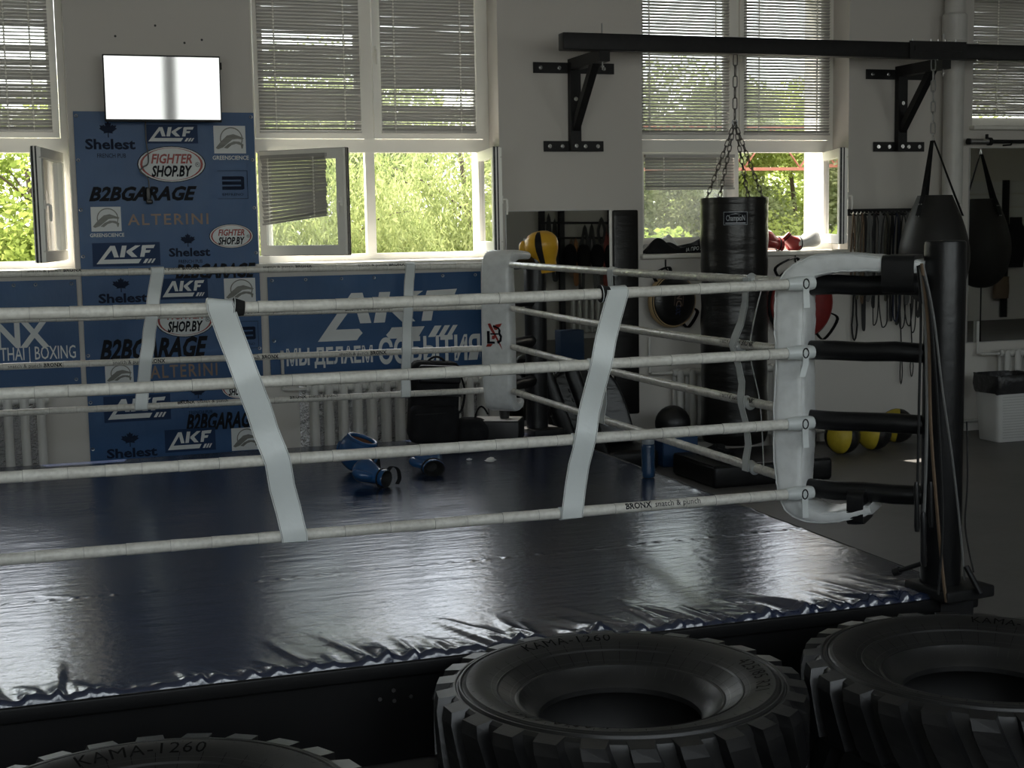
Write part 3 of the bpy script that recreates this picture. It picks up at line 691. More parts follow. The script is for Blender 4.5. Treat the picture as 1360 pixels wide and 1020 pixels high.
# ---- spacer straps ---------------------------------------------------
def strap(label, pts, off, wdir, w, group, velcro=None, sleeve=.026):
    """pts: centres on the ropes from top to bottom; off: vector from rope axis to the strap side"""
    pts = [Vector(p) for p in pts]; off = Vector(off); t0 = thing('spacer_strap', pts[-1], label, 'strap', group); path = []
    for i, p in enumerate(pts):
        path.append(p+off*1.0)
        if i < len(pts)-1:
            q = pts[i+1]; path += [p.lerp(q, .12)+off*.85, p.lerp(q, .35)+off*.45+Vector((random.gauss(0, .0015), 0, 0)), p.lerp(q, .65)+off*.4+Vector((random.gauss(0, .0015), 0, 0)), p.lerp(q, .88)+off*.85]
    path = [path[0]+Vector((0, 0, .012))] + path + [path[-1]-Vector((0, 0, .018))]
    wd = Vector(wdir); ws = []
    for i, p in enumerate(path):
        tg = (path[min(i+1, len(path)-1)]-path[max(i-1, 0)]).normalized(); ww = wd - tg*wd.dot(tg); ws.append(ww.normalized()*w)
    b = MB(); b.ribbon(path, ws, .004, smooth=True)
    wbb = b.build('webbing', 'strap_white', t0, sharp=50)
    e = MB()
    for sgn in (-1, 1):
        e.tube([p+ww*.46*sgn+off.normalized()*.0022 for p, ww in zip(path, ws)], .0011, 4)
    e.build('edge_stitching', 'rope_seam', wbb)
    ax = Vector(wdir).normalized()
    for i, p in enumerate(pts):
        lb = MB(); lean = Vector((0, 0, 0))
        lb.tube([p-ax*w*.5, p-ax*w*.47, p+ax*w*.47, p+ax*w*.5], [sleeve-.002, sleeve+.001, sleeve+.001, sleeve-.002], 16); lo = lb.build('loop', 'strap_white', t0)
    if velcro:
        b = MB(); p = pts[0]; b.tube([p+ax*w*velcro, p+ax*w*(velcro+.42)], [sleeve+.010, sleeve+.001], 16); b.build('velcro_end', 'velcro', t0)
        b = MB(); b.tube([p+ax*w*(velcro+.01), p+ax*w*(velcro+.04)], [sleeve+.0115, sleeve+.0115], 16, caps=False); b.build('velcro_edge', 'strap_white', t0)
    return t0
def fpts(L, Y, zs): return [Vector((AY(px, py, Y).x, Y if Y > 6 else YFR-.06*(AY(px, py, Y).x-XLR)/(xe-XLR), z)) for (px, py), z in zip(L, zs)]
zf = [ROPE_Z[3]-.014, ROPE_Z[2]-.006, ROPE_Z[1]-.004, ROPE_Z[0]]
strap('white spacer strap slanting across the near ropes in front of the tall banner', fpts([(290, 402), (327, 506), (365, 611), (388, 711)], YFR, zf), (0, -.030, 0), (1, 0, -.12), .098, 'spacer straps on the ropes', velcro=.5)
zf[0] = ROPE_Z[3]-.012
strap('white spacer strap on the near ropes in front of the wall mirror', fpts([(811, 391), (789, 486), (768, 582), (751, 679)], YFR, zf), (0, -.030, 0), (1, 0, .04), .092, 'spacer straps on the ropes', velcro=-.72)
zb = [ROPE_Z[3], ROPE_Z[2], ROPE_Z[1], ROPE_Z[0]]
strap('white spacer strap on the far ropes in front of the tall banner', fpts([(209, 357), (201, 415), (193, 478), (187, 538)], YBR, [z+.006 for z in zb]), (0, -.028, 0), (1, 0, 0), .085, 'spacer straps on the ropes')
strap('white spacer strap on the far ropes in front of the event banner', fpts([(544, 353), (541, 407), (539, 465), (538, 522)], YBR, [z-.009 for z in zb]), (0, -.028, 0), (1, 0, 0), .070, 'spacer straps on the ropes')
def xpts(L, zs): return [Vector((XRR-.008, AX(px, py, XRR).y, z)) for (px, py), z in zip(L, zs)]
zr = (1.680, 1.364, 1.100, .797)
strap('thin twisted white strap on the right ropes near the round black shield', xpts([(817, 366), (812, 428), (806, 500), (806, 556)], zr), (-.026, .0, 0), (0, 1, .1), .075, 'spacer straps on the ropes', sleeve=.024)
t0 = strap('loose twisted white strap on the right ropes in front of the heavy bag', xpts([(1003, 379), (984, 459), (996, 540), (1002, 612)], zr), (-.030, .02, 0), (0, 1, .3), .06, 'spacer straps on the ropes', sleeve=.025)
pp = xpts([(1006, 395), (988, 462), (1001, 545), (1006, 612)], zr); b = MB()
b.ribbon(smooth_path([p+Vector((.03, -.02, 0)) for p in pp]), Vector((.015, .035, 0)), .003, smooth=True); b.build('loose_tail', 'strap_white', t0)

# ---- corner posts, turnbuckle covers, corner pads ----------------------
def corner(P, D, label, tube_label, r=.083, top=1.86, visible=True):
    P = Vector(P); D = Vector(D).normalized(); t = thing('corner_post', (P.x, P.y, ZC-.2), label, 'post')
    b = MB(); b.lathe([(0, .44), (r*.97, .44), (r, .46), (r, 1.2), (r*1.01, top-.02), (r*.98, top-.005), (r*.9, top), (0, top)], (P.x, P.y, 0), 28); b.build('padded_tube', 'black_vinyl', t)
    b = MB(); b.rbox((P.x+.03, P.y-.02, .415), (.26, .26, .05), .01, rz(R(8))); b.box((P.x+.02, P.y-.01, .22), (.16, .16, .37)); b.build('base_plate', 'black_metal', t)
    for k, z in enumerate(ROPE_Z):
        b = MB(); rt = .041; a = P+D*(r*.9); e = P+D*.565; pts = [a.lerp(e, f) for f in (0, .03, .25, .5, .75, .97, 1)]
        rad = [rt*.93, rt, rt*1.03, rt, rt*1.02, rt, rt*.9]; dz = -.012 if k == 3 else 0
        b.tube([Vector((p.x, p.y, z+dz+.003*math.sin(9*i+k))) for i, p in enumerate(pts)], rad, 16); b.build('turnbuckle_cover', 'black_vinyl', t)
    return t
SQ = math.sqrt(.5); PF = Vector((3.545, 4.935, 0)); PB = Vector((3.57, 9.97, 0)); DF = Vector((-SQ, SQ, 0)); DB = Vector((-SQ, -SQ, 0))
corner(PF, DF, 'near black padded corner post with four black turnbuckle covers', '')
corner(PB, DB, 'far black padded corner post behind the white pad with the emblem', '')
corner((-1.46, 9.97, 0), (SQ, -SQ, 0), 'far corner post outside the picture edge beside the banners', '')
corner((-1.46, 4.92, 0), (SQ, SQ, 0), 'near corner post outside the picture edge beside the tyres', '')
def pad(P, D, label, path, w, seed, crease=.006):
    D = Vector(D); Wd = Vector((-D.y, D.x, 0)); P = Vector(P); r_ = random.Random(seed); t = thing('corner_pad', P+D*.62+Vector((0, 0, .66)), label, 'corner pad')
    fine = smooth_path([(a, z, th) for a, z, th in path], 7); secs = []; L = len(fine)
    for i, q in enumerate(fine):
        p = P+D*q.x+Vector((0, 0, q.y)); a = fine[max(i-1, 0)]; c = fine[min(i+1, L-1)]
        tg = (D*(c.x-a.x)+Vector((0, 0, c.y-a.y))).normalized(); nn = Wd.cross(tg).normalized(); th = q.z
        jw = 1+.018*math.sin(i*.21+seed)+r_.gauss(0, .003); hw, ht = w/2*jw, th/2*(1+.03*math.sin(i*.33+1)+r_.gauss(0, .006)); rr_ = min(.028, ht*.8); ring_ = []
        for qx, qy, a0 in ((1, 1, 0), (-1, 1, 90), (-1, -1, 180), (1, -1, 270)):
            for k in range(5): an = R(a0+90*k/4); ring_.append(p+Wd*(qx*(hw-rr_)+rr_*math.cos(an))+nn*(qy*(ht-rr_)+rr_*math.sin(an)+crease*r_.gauss(0, .25)))
        secs.append(ring_)
    b = MB(); b.sweep(None, secs); cu = b.build('cushion', 'white_vinyl', t, sharp=60)
    # piping along the outer edges
    e = MB()
    for kk in (2, 7, 12, 17): e.tube([s_[kk] for s_ in secs[2:-2]], .0035, 5)
    e.build('piping', 'white_vinyl', cu)
    return t, fine, Wd
pathF = [(.075, 1.752, .05), (.16, 1.762, .062), (.32, 1.772, .075), (.46, 1.770, .085), (.555, 1.745, .10), (.612, 1.68, .125), (.622, 1.55, .135), (.620, 1.36, .13), (.622, 1.1, .138), (.622, .9, .13), (.612, .775, .11), (.57, .715, .08), (.47, .695, .055), (.36, .715, .045), (.27, .745, .04)]
tF, fF, WdF = pad(PF, DF, 'near white vinyl corner pad with its flap taped over the turnbuckle', pathF, .215, 3, .005)
pathB = [(.30, 1.735, .05), (.40, 1.742, .06), (.50, 1.744, .075), (.575, 1.725, .09), (.612, 1.66, .105), (.615, 1.5, .115), (.615, 1.2, .115), (.615, .9, .115), (.605, .73, .10), (.56, .675, .08), (.50, .675, .06), (.46, .70, .05)]
tB, fB, WdB = pad(PB, DB, 'far white corner pad bearing a red and black crossed emblem', pathB, .225, 5, .004)
def band(t, P, D, Wd, s0, s1, z, hw, hh, matn):
    b = MB(); secs = []
    for s_ in (s0, (s0+s1)/2, s1):
        p = P+D*s_+Vector((0, 0, z)); ring_ = []
        for qx, qy, a0 in ((1, 1, 0), (-1, 1, 90), (-1, -1, 180), (1, -1, 270)):
            for k in range(4): an = R(a0+30*k); ring_.append(p+Wd*(qx*(hw-.03)+.03*math.cos(an))+Vector((0, 0, qy*(hh-.03)+.03*math.sin(an)+random.gauss(0, .002))))
        secs.append(ring_)
    b.sweep(None, secs); return b.build('tape', matn, t)
band(tF, PF, DF, WdF, .105, .235, 1.727, .112, .078, 'black_vinyl')
band(tF, PF, DF, WdF, .30, .37, .745, .105, .070, 'black_vinyl')
# emblem on the inner face of the far pad
emb = [((-.55, .62), (-.30, .66), (.62, -.62), (.80, -1.0), (.30, -.40), (-.42, .40)), ((.20, .58), (.78, .66), (.62, .46), (.45, .40), (.30, .25), (.10, .25), (-.05, .40)), ((-.15, -.10), (.25, -.10), (.05, -.32), (-.20, -.32)), ((-.60, -.62), (-.10, -.62), (-.30, -.78), (-.75, -.80))]
blk = [((-.62, .18), (-.36, .18), (-.36, -.46), (.10, -.46), (.10, -.60), (-.62, -.60)), ((.0, .56), (.5, .40), (.66, .22), (.62, .06), (.78, -.12), (.72, -.44), (.40, -.60), (.28, -.46), (.52, -.36), (.58, -.18), (.42, .0), (.44, .14), (.46, .26), (.34, .34), (-.08, .44)), ((-.30, .05), (.42, .05), (.42, -.04), (-.30, -.04))]
b = MB(); Wv = WdB if WdB.x > 0 else -WdB; c0 = PB+DB*.6765+Vector((0, 0, AY(654, 443, 9.54).z))
for poly, mi in [(p, 0) for p in emb]+[(p, 1) for p in blk]: b.poly([c0+Wv*(a*.085-.008)+Vector((0, 0, c*.115))+DB*(.0035 if mi else .002) for a, c in poly], mi)
b.build('emblem', ['print_red', 'print_black'], tB.children[0])

# ---- cords and ratchet ends hanging from the near post -----------------
def px_cord(name, pts, Y, r, matn, label, cat, group, n=6):
    path = smooth_path([AY(x, y, yy) for (x, y), yy in zip(pts, Y)], 5); b = MB(); b.tube(path, r, n); o = b.build(name, matn); return tag(o, label, cat, group)
gC = 'cords hanging from the near corner post'
px_cord('skipping_rope', [(1219, 353), (1223, 420), (1221, 520), (1219, 620), (1218, 690)], [4.86]*5, .006, 'band_black', 'black skipping cord hanging at the turnbuckle end of the near post', 'cord', gC)
px_cord('skipping_rope', [(1222, 352), (1229, 430), (1231, 540), (1229, 640), (1224, 745)], [4.84]*5, .007, 'band_grey', 'grey cord hanging straight beside the near post', 'cord', gC)
px_cord('skipping_rope', [(1224, 350), (1233, 440), (1236, 560), (1243, 660), (1252, 760), (1257, 800)], [4.83, 4.83, 4.83, 4.82, 4.80, 4.78], .007, 'band_brown', 'brown cord running down the near post to its base', 'cord', gC)
px_cord('skipping_rope', [(1226, 352), (1240, 420), (1252, 520), (1265, 610), (1275, 700), (1281, 770)], [4.84, 4.80, 4.79, 4.79, 4.80, 4.82], .005, 'band_grey', 'thin dark grey wire draped diagonally over the near post', 'cord', gC)
px_cord('skipping_rope', [(1221, 352), (1234, 400), (1243, 500), (1249, 600), (1252, 700), (1246, 790)], [4.84, 4.81, 4.80, 4.80, 4.80, 4.79], .005, 'band_black', 'thin black wire running down the face of the near post', 'cord', gC)
px_cord('skipping_rope', [(1284, 560), (1285, 640), (1282, 700), (1293, 760)], [4.84]*4, .004, 'band_black', 'loose thin wire hanging along the outer side of the near post', 'cord', gC)
for (x, y0, y1, r, lab) in ((1217, 640, 706, .011, 'black plastic skipping rope handle hanging at the near post'), (1226, 680, 752, .013, 'long black rope handle hanging lowest beside the near post'), (1236, 640, 700, .009, 'slim dark grey rope handle hanging against the near post')):
    a, c = AY(x, y0, 4.82), AY(x+1, y1, 4.82); b = MB(); b.tube([a, a.lerp(c, .1), a.lerp(c, .5), a.lerp(c, .9), c], [r*.6, r, r*.85, r*1.1, r*.8], 10); tag(b.build('rope_handle', 'black_rubber'), lab, 'handle', 'rope handles at the near post')
a, c = AY(1191, 759, 5.02), AY(1225, 748, 4.92); b = MB(); b.tube([a, c], .010, 8); b.lathe([(0, -.014), (.017, -.014), (.017, .014), (0, .014)], a, 12, (c-a).to_track_quat('Z', 'Y').to_matrix()); tag(b.build('steel_pin', 'black_metal'), 'dark steel pin lying on the ring floor at the near post', 'pin')
b = MB(); a, c = AY(1283, 752, 4.80), AY(1302, 788, 4.76); b.tube([a, c], .012, 8); tag(b.build('prop_bar', 'black_metal'), 'short black bar leaning at the foot of the near post', 'bar')
# ================================================================== TYRES
TH = .47
dz_ = TH-.425
half = [(.575, .2125), (.575, .33), (.574, .375), (.566, .395), (.552, .404), (.545, .404), (.541, .400), (.537, .400), (.533, .410), (.528, .410), (.524, .404), (.519, .409), (.508, .414), (.485, .413), (.455, .405), (.425, .393), (.410, .386), (.406, .388), (.402, .382), (.372, .364), (.349, .350), (.343, .352), (.336, .350), (.330, .340), (.314, .322), (.294, .308), (.280, .300), (.270, .290), (.270, .272), (.30, .268), (.38, .32), (.47, .372), (.53, .345), (.55, .28), (.552, .2125)]
half = [(r, z+dz_*(.5 if z < .22 else 1)) for r, z in half]
prof = half + [(r, TH-z) for r, z in reversed(half[:-1])][:-1]
def zside(r):
    pts = half[11:27]
    for (r0, z0), (r1, z1) in zip(pts, pts[1:]):
        if r1 <= r <= r0: return z0+(z1-z0)*(r0-r)/(r0-r1+1e-9)
    return .445
mat('tyre_letter', (.005, .005, .005), .7, spec=.1, noise=(20, .4, (.005, .005, .005)))
mat('tyre_line', (.030, .030, .030), .3, noise=(20, .4, (.04, .04, .038)))
carc = MB().lathe(prof, (0, 0, 0), 96, closed=True).mesh('carcass', 'tyre_side', sharp=25)
def lug_mesh(up):
    n = 5; secs = []
    for i in range(n+1):
        t = i/n; z = .403+dz_-.215*t; sh = .095*t**1.3; w = .040+.006*math.sin(t*3.1); ro = .617 if i else .608; ri = .562 if i else .550
        ring_ = []
        for (r, a) in ((ri, -w*1.15), (ro, -w*.92), (ro, w*.92), (ri, w*1.15)): an = (a+sh)/.6; zz = z if i else z+(-.006 if r == ro else .002); ring_.append(Vector((r*math.cos(an), r*math.sin(an), zz if up else TH-zz)))
        secs.append(ring_ if up else ring_[::-1])
    b = MB(); b.sweep(None, secs, smooth=False)
    ct = MB(); return b.mesh('tread_lug', 'black_rubber')
lugU, lugD = lug_mesh(True), lug_mesh(False)
def arc_text(b, body, rmid, h, a0, space=1.12, bold=.0):
    """raised lettering round the sidewall, tops outwards; a0 = angle of its middle"""
    vv, ff = text_geo(body, bold, 0, space); W = vv[:, 0].max()*h; pts = []
    for x, y in vv:
        r = rmid+(y-.5)*h; a = a0-(x*h-W/2)/rmid; pts.append((r*math.cos(a), r*math.sin(a), zside(r)+.0025))
    b.add(pts, ff)
def tyre(label, x, y, rot, texts):
    t = thing('truck_tyre', (x, y, 0), label, 'tyre', 'truck tyres laid flat in front of the ring'); t.rotation_euler = (0, 0, rot)
    def ch(name, me, a=0, par=None):
        o = bpy.data.objects.new(name, me); COL.objects.link(o); o.parent = par or t; o.rotation_euler = (0, 0, a); return o
    cr_ = ch('carcass', carc); N = 26
    for k in range(N): ch('tread_lug', lugU, 2*math.pi*k/N); ch('tread_lug', lugD, 2*math.pi*(k+.5)/N)
    for body, rm, h, a in texts: b = MB(); arc_text(b, body, rm, h, R(a)-rot); ch('sidewall_lettering', b.mesh('sidewall_lettering', 'tyre_letter'), 0, cr_)
    b = MB()
    for k in range(54):                                   # fine rim ribs by the bead
        a = 2*math.pi*k/54
        if (k // 9) % 2: continue
        p = lambda r, da: (r*math.cos(a+da), r*math.sin(a+da), zside(r)+.0018)
        b.poly([p(.312, -.004), p(.339, -.004), p(.339, .004), p(.312, .004)])
    for k in range(40):
        a = 2*math.pi*k/40; q = lambda r, da: (r*math.cos(a+da), r*math.sin(a+da), zside(r)+.0016)
        for r0, r1 in ((.352, .372), (.372, .40), (.41, .445), (.49, .516)): b.poly([q(r0, -.0022), q(r1, -.0018), q(r1, .0018), q(r0, .0022)], 1)
    for r0 in (.515, .425, .362):                         # fine moulded lines
        n = 96
        for k in range(n):
            a, c = 2*math.pi*k/n, 2*math.pi*(k+1)/n; q = lambda r, an: (r*math.cos(an), r*math.sin(an), zside(r)+.0012)
            b.poly([q(r0, a), q(r0+.0022, a), q(r0+.0022, c), q(r0, c)])
    o = ch('moulded_lines', b.mesh('moulded_lines', ['tyre_line', 'tyre_letter']), 0, cr_); o['kind'] = 'stuff'
    return t
tyre('big truck tyre lying flat against the middle of the ring front', 1.785, 4.215, R(4), [('KAMA-1260', .472, .046, 92), ('425/85 R21', .470, .048, -16), ('KAMA-1260', .472, .046, 222)])
tyre('big truck tyre lying flat at the near ring post, cut by the picture edge', 3.035, 3.97, R(11), [('425/85 R21', .468, .040, 300), ('KAMA-1260', .468, .040, 40)])
tyre('big truck tyre in the bottom corner, only its top rim in view', .225, 3.67, R(2), [('KAMA-1260', .465, .050, 88), ('425/85 R21', .468, .046, 190)])

# ================================================================== BANNERS
YBN = YW-.018
LM = ['banner_blue', 'print_white', 'print_black', 'print_red', 'print_navy', 'print_orange', 'print_grey', 'banner_navy']
def wave(x, z, k=0): return .0028*math.sin(5.2*x+1.7*z+k)+.0022*math.sin(2.1*x-4.3*z+2*k)
AKF = [[(0, 50), (43, 2), (57, 2), (23, 38), (12, 50)], [(12, 38.5), (135, 38.5), (126, 50), (0, 50)], [(43, 2), (57, 2), (67, 33), (53, 33), (46, 12)], [(78, 2), (92, 2), (84, 33), (70, 33)], [(118, 2), (134, 2), (104, 19), (90, 17)], [(94, 15), (106, 17), (123, 33), (106, 33), (90, 20)],
       [(139, 2), (178, 1), (173, 10), (136, 10)], [(139, 2), (152, 2), (144, 33), (131, 33)], [(136, 15.5), (164, 15), (160, 22), (134, 22.5)], [(139, 50), (148, 38.5), (157, 38.5), (148, 50)], [(152, 50), (161, 38.5), (168, 38.5), (159, 50)], [(163, 50), (172, 38.5), (178, 38.5), (169, 50)]]
LEAF = [(0, 1), (.13, .72), (.30, .80), (.24, .38), (.45, .58), (.50, .44), (.82, .50), (.70, .22), (.86, .10), (.40, -.30), (.46, -.48), (.04, -.40), (.05, -.95)]
LEAF = LEAF + [(-x, y) for x, y in reversed(LEAF[1:])]
def logo(banner, kind, px0, py0, px1, py1, wk, Yb=YBN):
    a, c = AY(px0, py0, Yb), AY(px1, py1, Yb); X0, X1, Z1, Z0 = a.x, c.x, a.z, c.z; W, H = X1-X0, Z1-Z0; b = MB(); lay = [0]
    def P(x, z): return Vector((x, Yb-.004-.0016*lay[0]+wave(x, z, wk), z))
    def poly(pts, mi): b.poly([P(X0+u*W, Z0+v*H) for u, v in pts], mi)
    def txt(body, u, v, h, mi, width=None, bold=0, shear=0, space=1, center=False):
        vv, ff = text_geo(body, bold, shear, space); hh = h*H; s_ = 1.0; w0 = vv[:, 0].max()*hh
        if width: s_ = width*W/w0
        off = -.5*w0*s_ if center else 0
        b.add([P(X0+u*W+off+x*hh*s_, Z0+v*H+y*hh) for x, y in vv], ff, mi)
    def ell(cx, cy, rx_, ry_, mi, n=28): poly([(cx+rx_*math.cos(2*math.pi*k/n), cy+ry_*math.sin(2*math.pi*k/n)) for k in range(n)], mi); lay[0] += 1
    if kind in ('akf', 'akfn'):
        if kind == 'akfn': poly([(-.06, -.14), (1.08, -.14), (1.08, 1.12), (-.06, 1.12)], 7); lay[0] += 1
        for pl in AKF: poly([(x/178, 1-y/50) for x, y in pl], 1)
    elif kind == 'fighter':
        ell(.5, .5, .5, .5, 2); ell(.5, .5, .485, .48, 1); ell(.5, .5, .46, .45, 3); ell(.5, .5, .425, .44, 1)
        txt('FIGHTER', .20, .53, .26, 3, .60, .03, .25); txt('SHOP.BY', .20, .17, .30, 2, .60, .035, .25); txt('®', .84, .42, .14, 2)
    elif kind == 'shelest':
        poly([(.47+x*.20, .77+y*.22) for x, y in LEAF], 4); txt('Shelest', .02, .26, .27, 4, .96, .03); txt('FRENCH PUB', .24, .03, .12, 4, .55)
    elif kind == 'b2b': txt('B2BGARAGE', 0, .05, .9, 2, 1.0, .04, .35)
    elif kind == 'alterini': txt('ALTERINI', 0, .1, .85, 5, 1.0, .015, 0, 1.2)
    elif kind == 'green':
        poly([(0, .20), (1, .20), (1, 1), (0, 1)], 1); lay[0] += 1
        n = 24; ring_ = lambda r0, r1: [[(.55+.36*q0*math.cos(t0), .62+.34*q0*math.sin(t0)) for q0, t0 in ((r0, a0), (r1, a0), (r1, a1), (r0, a1))] for a0, a1 in [(-.5+k*3.9/n, -.5+(k+1)*3.9/n) for k in range(n)]]
        for q in ring_(.90, 1.0): poly(q, 6)
        top = [(.05, .36), (.22, .55), (.42, .72), (.62, .76), (.80, .70), (.95, .64)]; bot = [(.90, .60), (.75, .62), (.58, .60), (.42, .48), (.28, .37), (.12, .32)]
        poly(top+bot, 6); poly([(.30, .36), (.45, .48), (.62, .55), (.80, .54), (.93, .46), (.90, .34), (.86, .34), (.84, .44), (.70, .48), (.55, .44), (.42, .34)], 6)
        txt('GREENSCIENCE', -.06, .02, .12, 1, 1.14, .02)
    elif kind == 'bars':
        for v0 in (.40, .62, .84): poly([(.05, v0), (.92, v0), (1.0, v0+.04), (1.0, v0+.11), (.92, v0+.15), (.05, v0+.15)], 4)
        poly([(.86, .45), (1, .45), (1, .93), (.86, .93)], 4); txt('EMPRENO', .05, .14, .12, 4, .9)
        for q in ([(-.15, 0), (1.15, 0), (1.15, .02), (-.15, .02)], [(-.15, 1.22), (1.15, 1.22), (1.15, 1.24), (-.15, 1.24)], [(1.13, 0), (1.15, 0), (1.15, 1.24), (1.13, 1.24)]): poly(q, 4)
    elif kind.startswith('t:'):
        _, body, mi, bold, shear = kind.split(':'); txt(body, 0, 0, 1, int(mi), 1.0, float(bold), float(shear))
    return b.build('printed_logo' if not kind.startswith('t:') else 'lettering', LM, banner)
def banner(label, x0, x1, z0, z1, wk, eyelets, dy=0):
    t = thing('banner', ((x0+x1)/2, YBN, z0), label, 'banner', 'vinyl banners on the back wall'); nx_, nz_ = int((x1-x0)/.03), int((z1-z0)/.03); vs = []
    for th in (0, .0012):
        for j in range(nz_+1):
            for i in range(nx_+1): x = x0+(x1-x0)*i/nx_; z = z0+(z1-z0)*j/nz_; vs.append((x, YBN+wave(x, z, wk)+th, z))
    w_ = nx_+1; o = (nz_+1)*w_; fs = []
    for j in range(nz_):
        for i in range(nx_): q = (j*w_+i, j*w_+i+1, (j+1)*w_+i+1, (j+1)*w_+i); fs.append(q); fs.append(tuple(o+k for k in reversed(q)))
    sh_ = MB().add(vs, fs, 0, True).build('sheet', 'banner_blue', t, sharp=80)
    for (x, z) in eyelets:
        y = YBN+wave(x, z, wk)-.003; b = MB(); b.tube([(x+.010*math.cos(k*math.pi/5), y, z+.010*math.sin(k*math.pi/5)) for k in range(10)], .0032, 5, closed=True); b.build('eyelet', 'steel', sh_)
    return sh_
ey = [(x, z) for x in (.392, 1.655) for z in (2.80, 2.48, 2.12, 1.78, 1.40, 1.05, .70, .35)]
B1 = banner('tall blue sponsor banner hanging below the wall screen', .372, 1.676, .16, 2.832, 0, ey)
for k, a, b_, c, d in [('shelest', 110, 160, 182, 211), ('akfn', 196, 168, 258, 188), ('green', 283, 167, 327, 213), ('fighter', 181, 194, 274, 242), ('b2b', 117, 247, 262, 266), ('bars', 293, 234, 325, 264), ('green', 120, 275, 162, 315), ('alterini', 169, 283, 277, 299), ('fighter', 277, 298, 337, 329), ('shelest', 222, 310, 281, 350), ('akfn', 127, 326, 207, 349),
                       ('b2b', 232, 350, 340, 368), ('shelest', 128, 369, 198, 412), ('akfn', 215, 373, 272, 393), ('green', 297, 370, 340, 408), ('fighter', 205, 403, 286, 446), ('b2b', 131, 450, 277, 473), ('bars', 314, 434, 340, 462), ('green', 139, 484, 178, 516), ('alterini', 199, 484, 289, 500), ('fighter', 293, 500, 342, 528), ('shelest', 236, 513, 294, 549), ('akfn', 142, 530, 221, 553), ('b2b', 246, 549, 344, 567), ('akfn', 222, 574, 282, 594), ('green', 307, 569, 345, 604), ('shelest', 139, 575, 211, 616)]:
    logo(B1, k, a, b_, c, d, 0)
B2 = banner('blue banner reading BOXING below the leftmost window', -2.2, .335, .845, 1.615, 1, [(x, 1.585) for x in (-.6, -.1, .05, .30)]+[(.30, .88)])
logo(B2, 't:BRONX:1:.03:0', -105, 430, 66, 459, 1); logo(B2, 't:MUAY THAI | BOXING:1:.005:0', -45, 463, 101, 475, 1)
B3 = banner('wide blue banner with a large white sports emblem below the middle window', 1.735, 3.445, .84, 1.592, 2, [(x, 1.565) for x in (1.77, 2.03, 2.31, 2.57, 2.85, 3.13, 3.4)]+[(1.77, 1.10)])
logo(B3, 'akf', 420, 388, 608, 446, 2); logo(B3, 't:СОБЫТИЯ:1:.03:0', 502, 450, 638, 476, 2); logo(B3, 't:МЫ ДЕЛАЕМ:1:.03:0', 380, 464, 495, 480, 2)

# ================================================================== WALL SCREEN
c0 = (AY(140, 75, 10.72)+AY(291, 159, 10.72))/2; tilt = R(-3.2)
tv = thing('tv', (c0.x, 10.74, c0.z-.23), 'thin wall mounted flat screen, switched off and reflecting daylight', 'screen'); rt_ = rx(-tilt)
Wt, Ht = .83, .475
hs_ = MB().rbox((c0.x, 10.74, c0.z), (Wt, .035, Ht), .006, rt_).build('housing', 'bezel', tv)
MB().box(Vector((c0.x, 10.74, c0.z))+rt_ @ Vector((0, -.0185, .004)), (Wt-.018, .002, Ht-.030), rt_).build('screen_panel', 'screen', hs_)
b = MB(); b.box((c0.x, 10.83, c0.z), (.42, .02, .30)); b.box((c0.x-.15, 10.86, c0.z), (.03, .14, .32)); b.box((c0.x+.15, 10.86, c0.z), (.03, .14, .32)); b.build('wall_mount', 'black_metal', tv)
b = MB(); p = [AY(x, y, 10.86) for x, y in ((193, 158), (194, 185), (197, 215), (190, 222), (186, 228), (196, 236), (198, 250), (197, 262))]
b.tube(smooth_path(p, 5), .005, 6); pcb = b.build('power_cable', 'black_rubber', tv)
b = MB(); q = AY(197, 258, 10.87); b.rbox(q, (.035, .03, .10), .008); b.rbox(q+Vector((.005, 0, -.055)), (.05, .035, .03), .008); b.build('plug', 'black_rubber', pcb)
b = MB(); b.box((c0.x+Wt/2+.008, 10.75, c0.z+.17), (.012, .02, .05)); b.build('side_clip', 'black_metal', tv)

# ================================================================== BEAM, BRACKETS, BAGS
YBM = 10.30
def bracket(label, xv, xa):
    zt, zb = 3.215, 2.585
    t = thing('wall_bracket', (xv, YW, zb), label, 'bracket', 'steel beam brackets'); y = YW-.008
    pt_ = MB().box((xv+.01, y-.006, zt-.005), (.70, .012, .085)).build('top_plate', 'black_metal', t)
    pb_ = MB().box((xv, y-.006, zb), (.52, .012, .085)).build('bottom_plate', 'black_metal', t)
    upr = MB().box((xv, y-.035, (zt+zb)/2), (.09, .06, zt-zb+.07)).build('upright', 'black_metal', t)
    MB().box((xv, (YBM-.05+y)/2, zt+.02), (.085, y-YBM+.05, .09)).build('arm', 'black_metal', t)
    b = MB(); p, q = Vector((xv, y-.05, zb+.14)), Vector((xv, YBM+.14, zt)); dv = q-p; rot = Matrix.Rotation(math.atan2(-dv.y, dv.z), 3, 'X')
    b.box((p+q)/2, (.06, .06, dv.length), rot); b.build('diagonal_brace', 'black_metal', t)
    for dx, z in [(-.21, zb), (-.10, zb), (0, zb), (.10, zb), (.21, zb), (-.28, zt-.005), (-.12, zt-.005), (.27, zt-.005), (0, (zt+zb)/2+.06)]:
        yy = y-.012 if dx else y-.066
        if dx == 0 and z == zb: yy = y-.066
        b = MB(); b.lathe([(0, 0), (.017, 0), (.017, .003), (.009, .003), (.009, .010), (0, .010)], (xv+dx, yy, z), 14, rx(R(90))); b.build('bolt', 'chrome', upr if dx == 0 else (pb_ if z == zb else pt_))
    b = MB(); b.tube([(xv, YBM, 3.13), (xv, YBM, 3.48)], .006, 6); b.lathe([(.014, 0), (.014, .012)], (xv, YBM, 3.15), 6); b.build('tie_rod', 'steel', t)
    return t
bracket('black steel wall bracket above the wall mirror carrying the beam end', 4.265, 4.36)
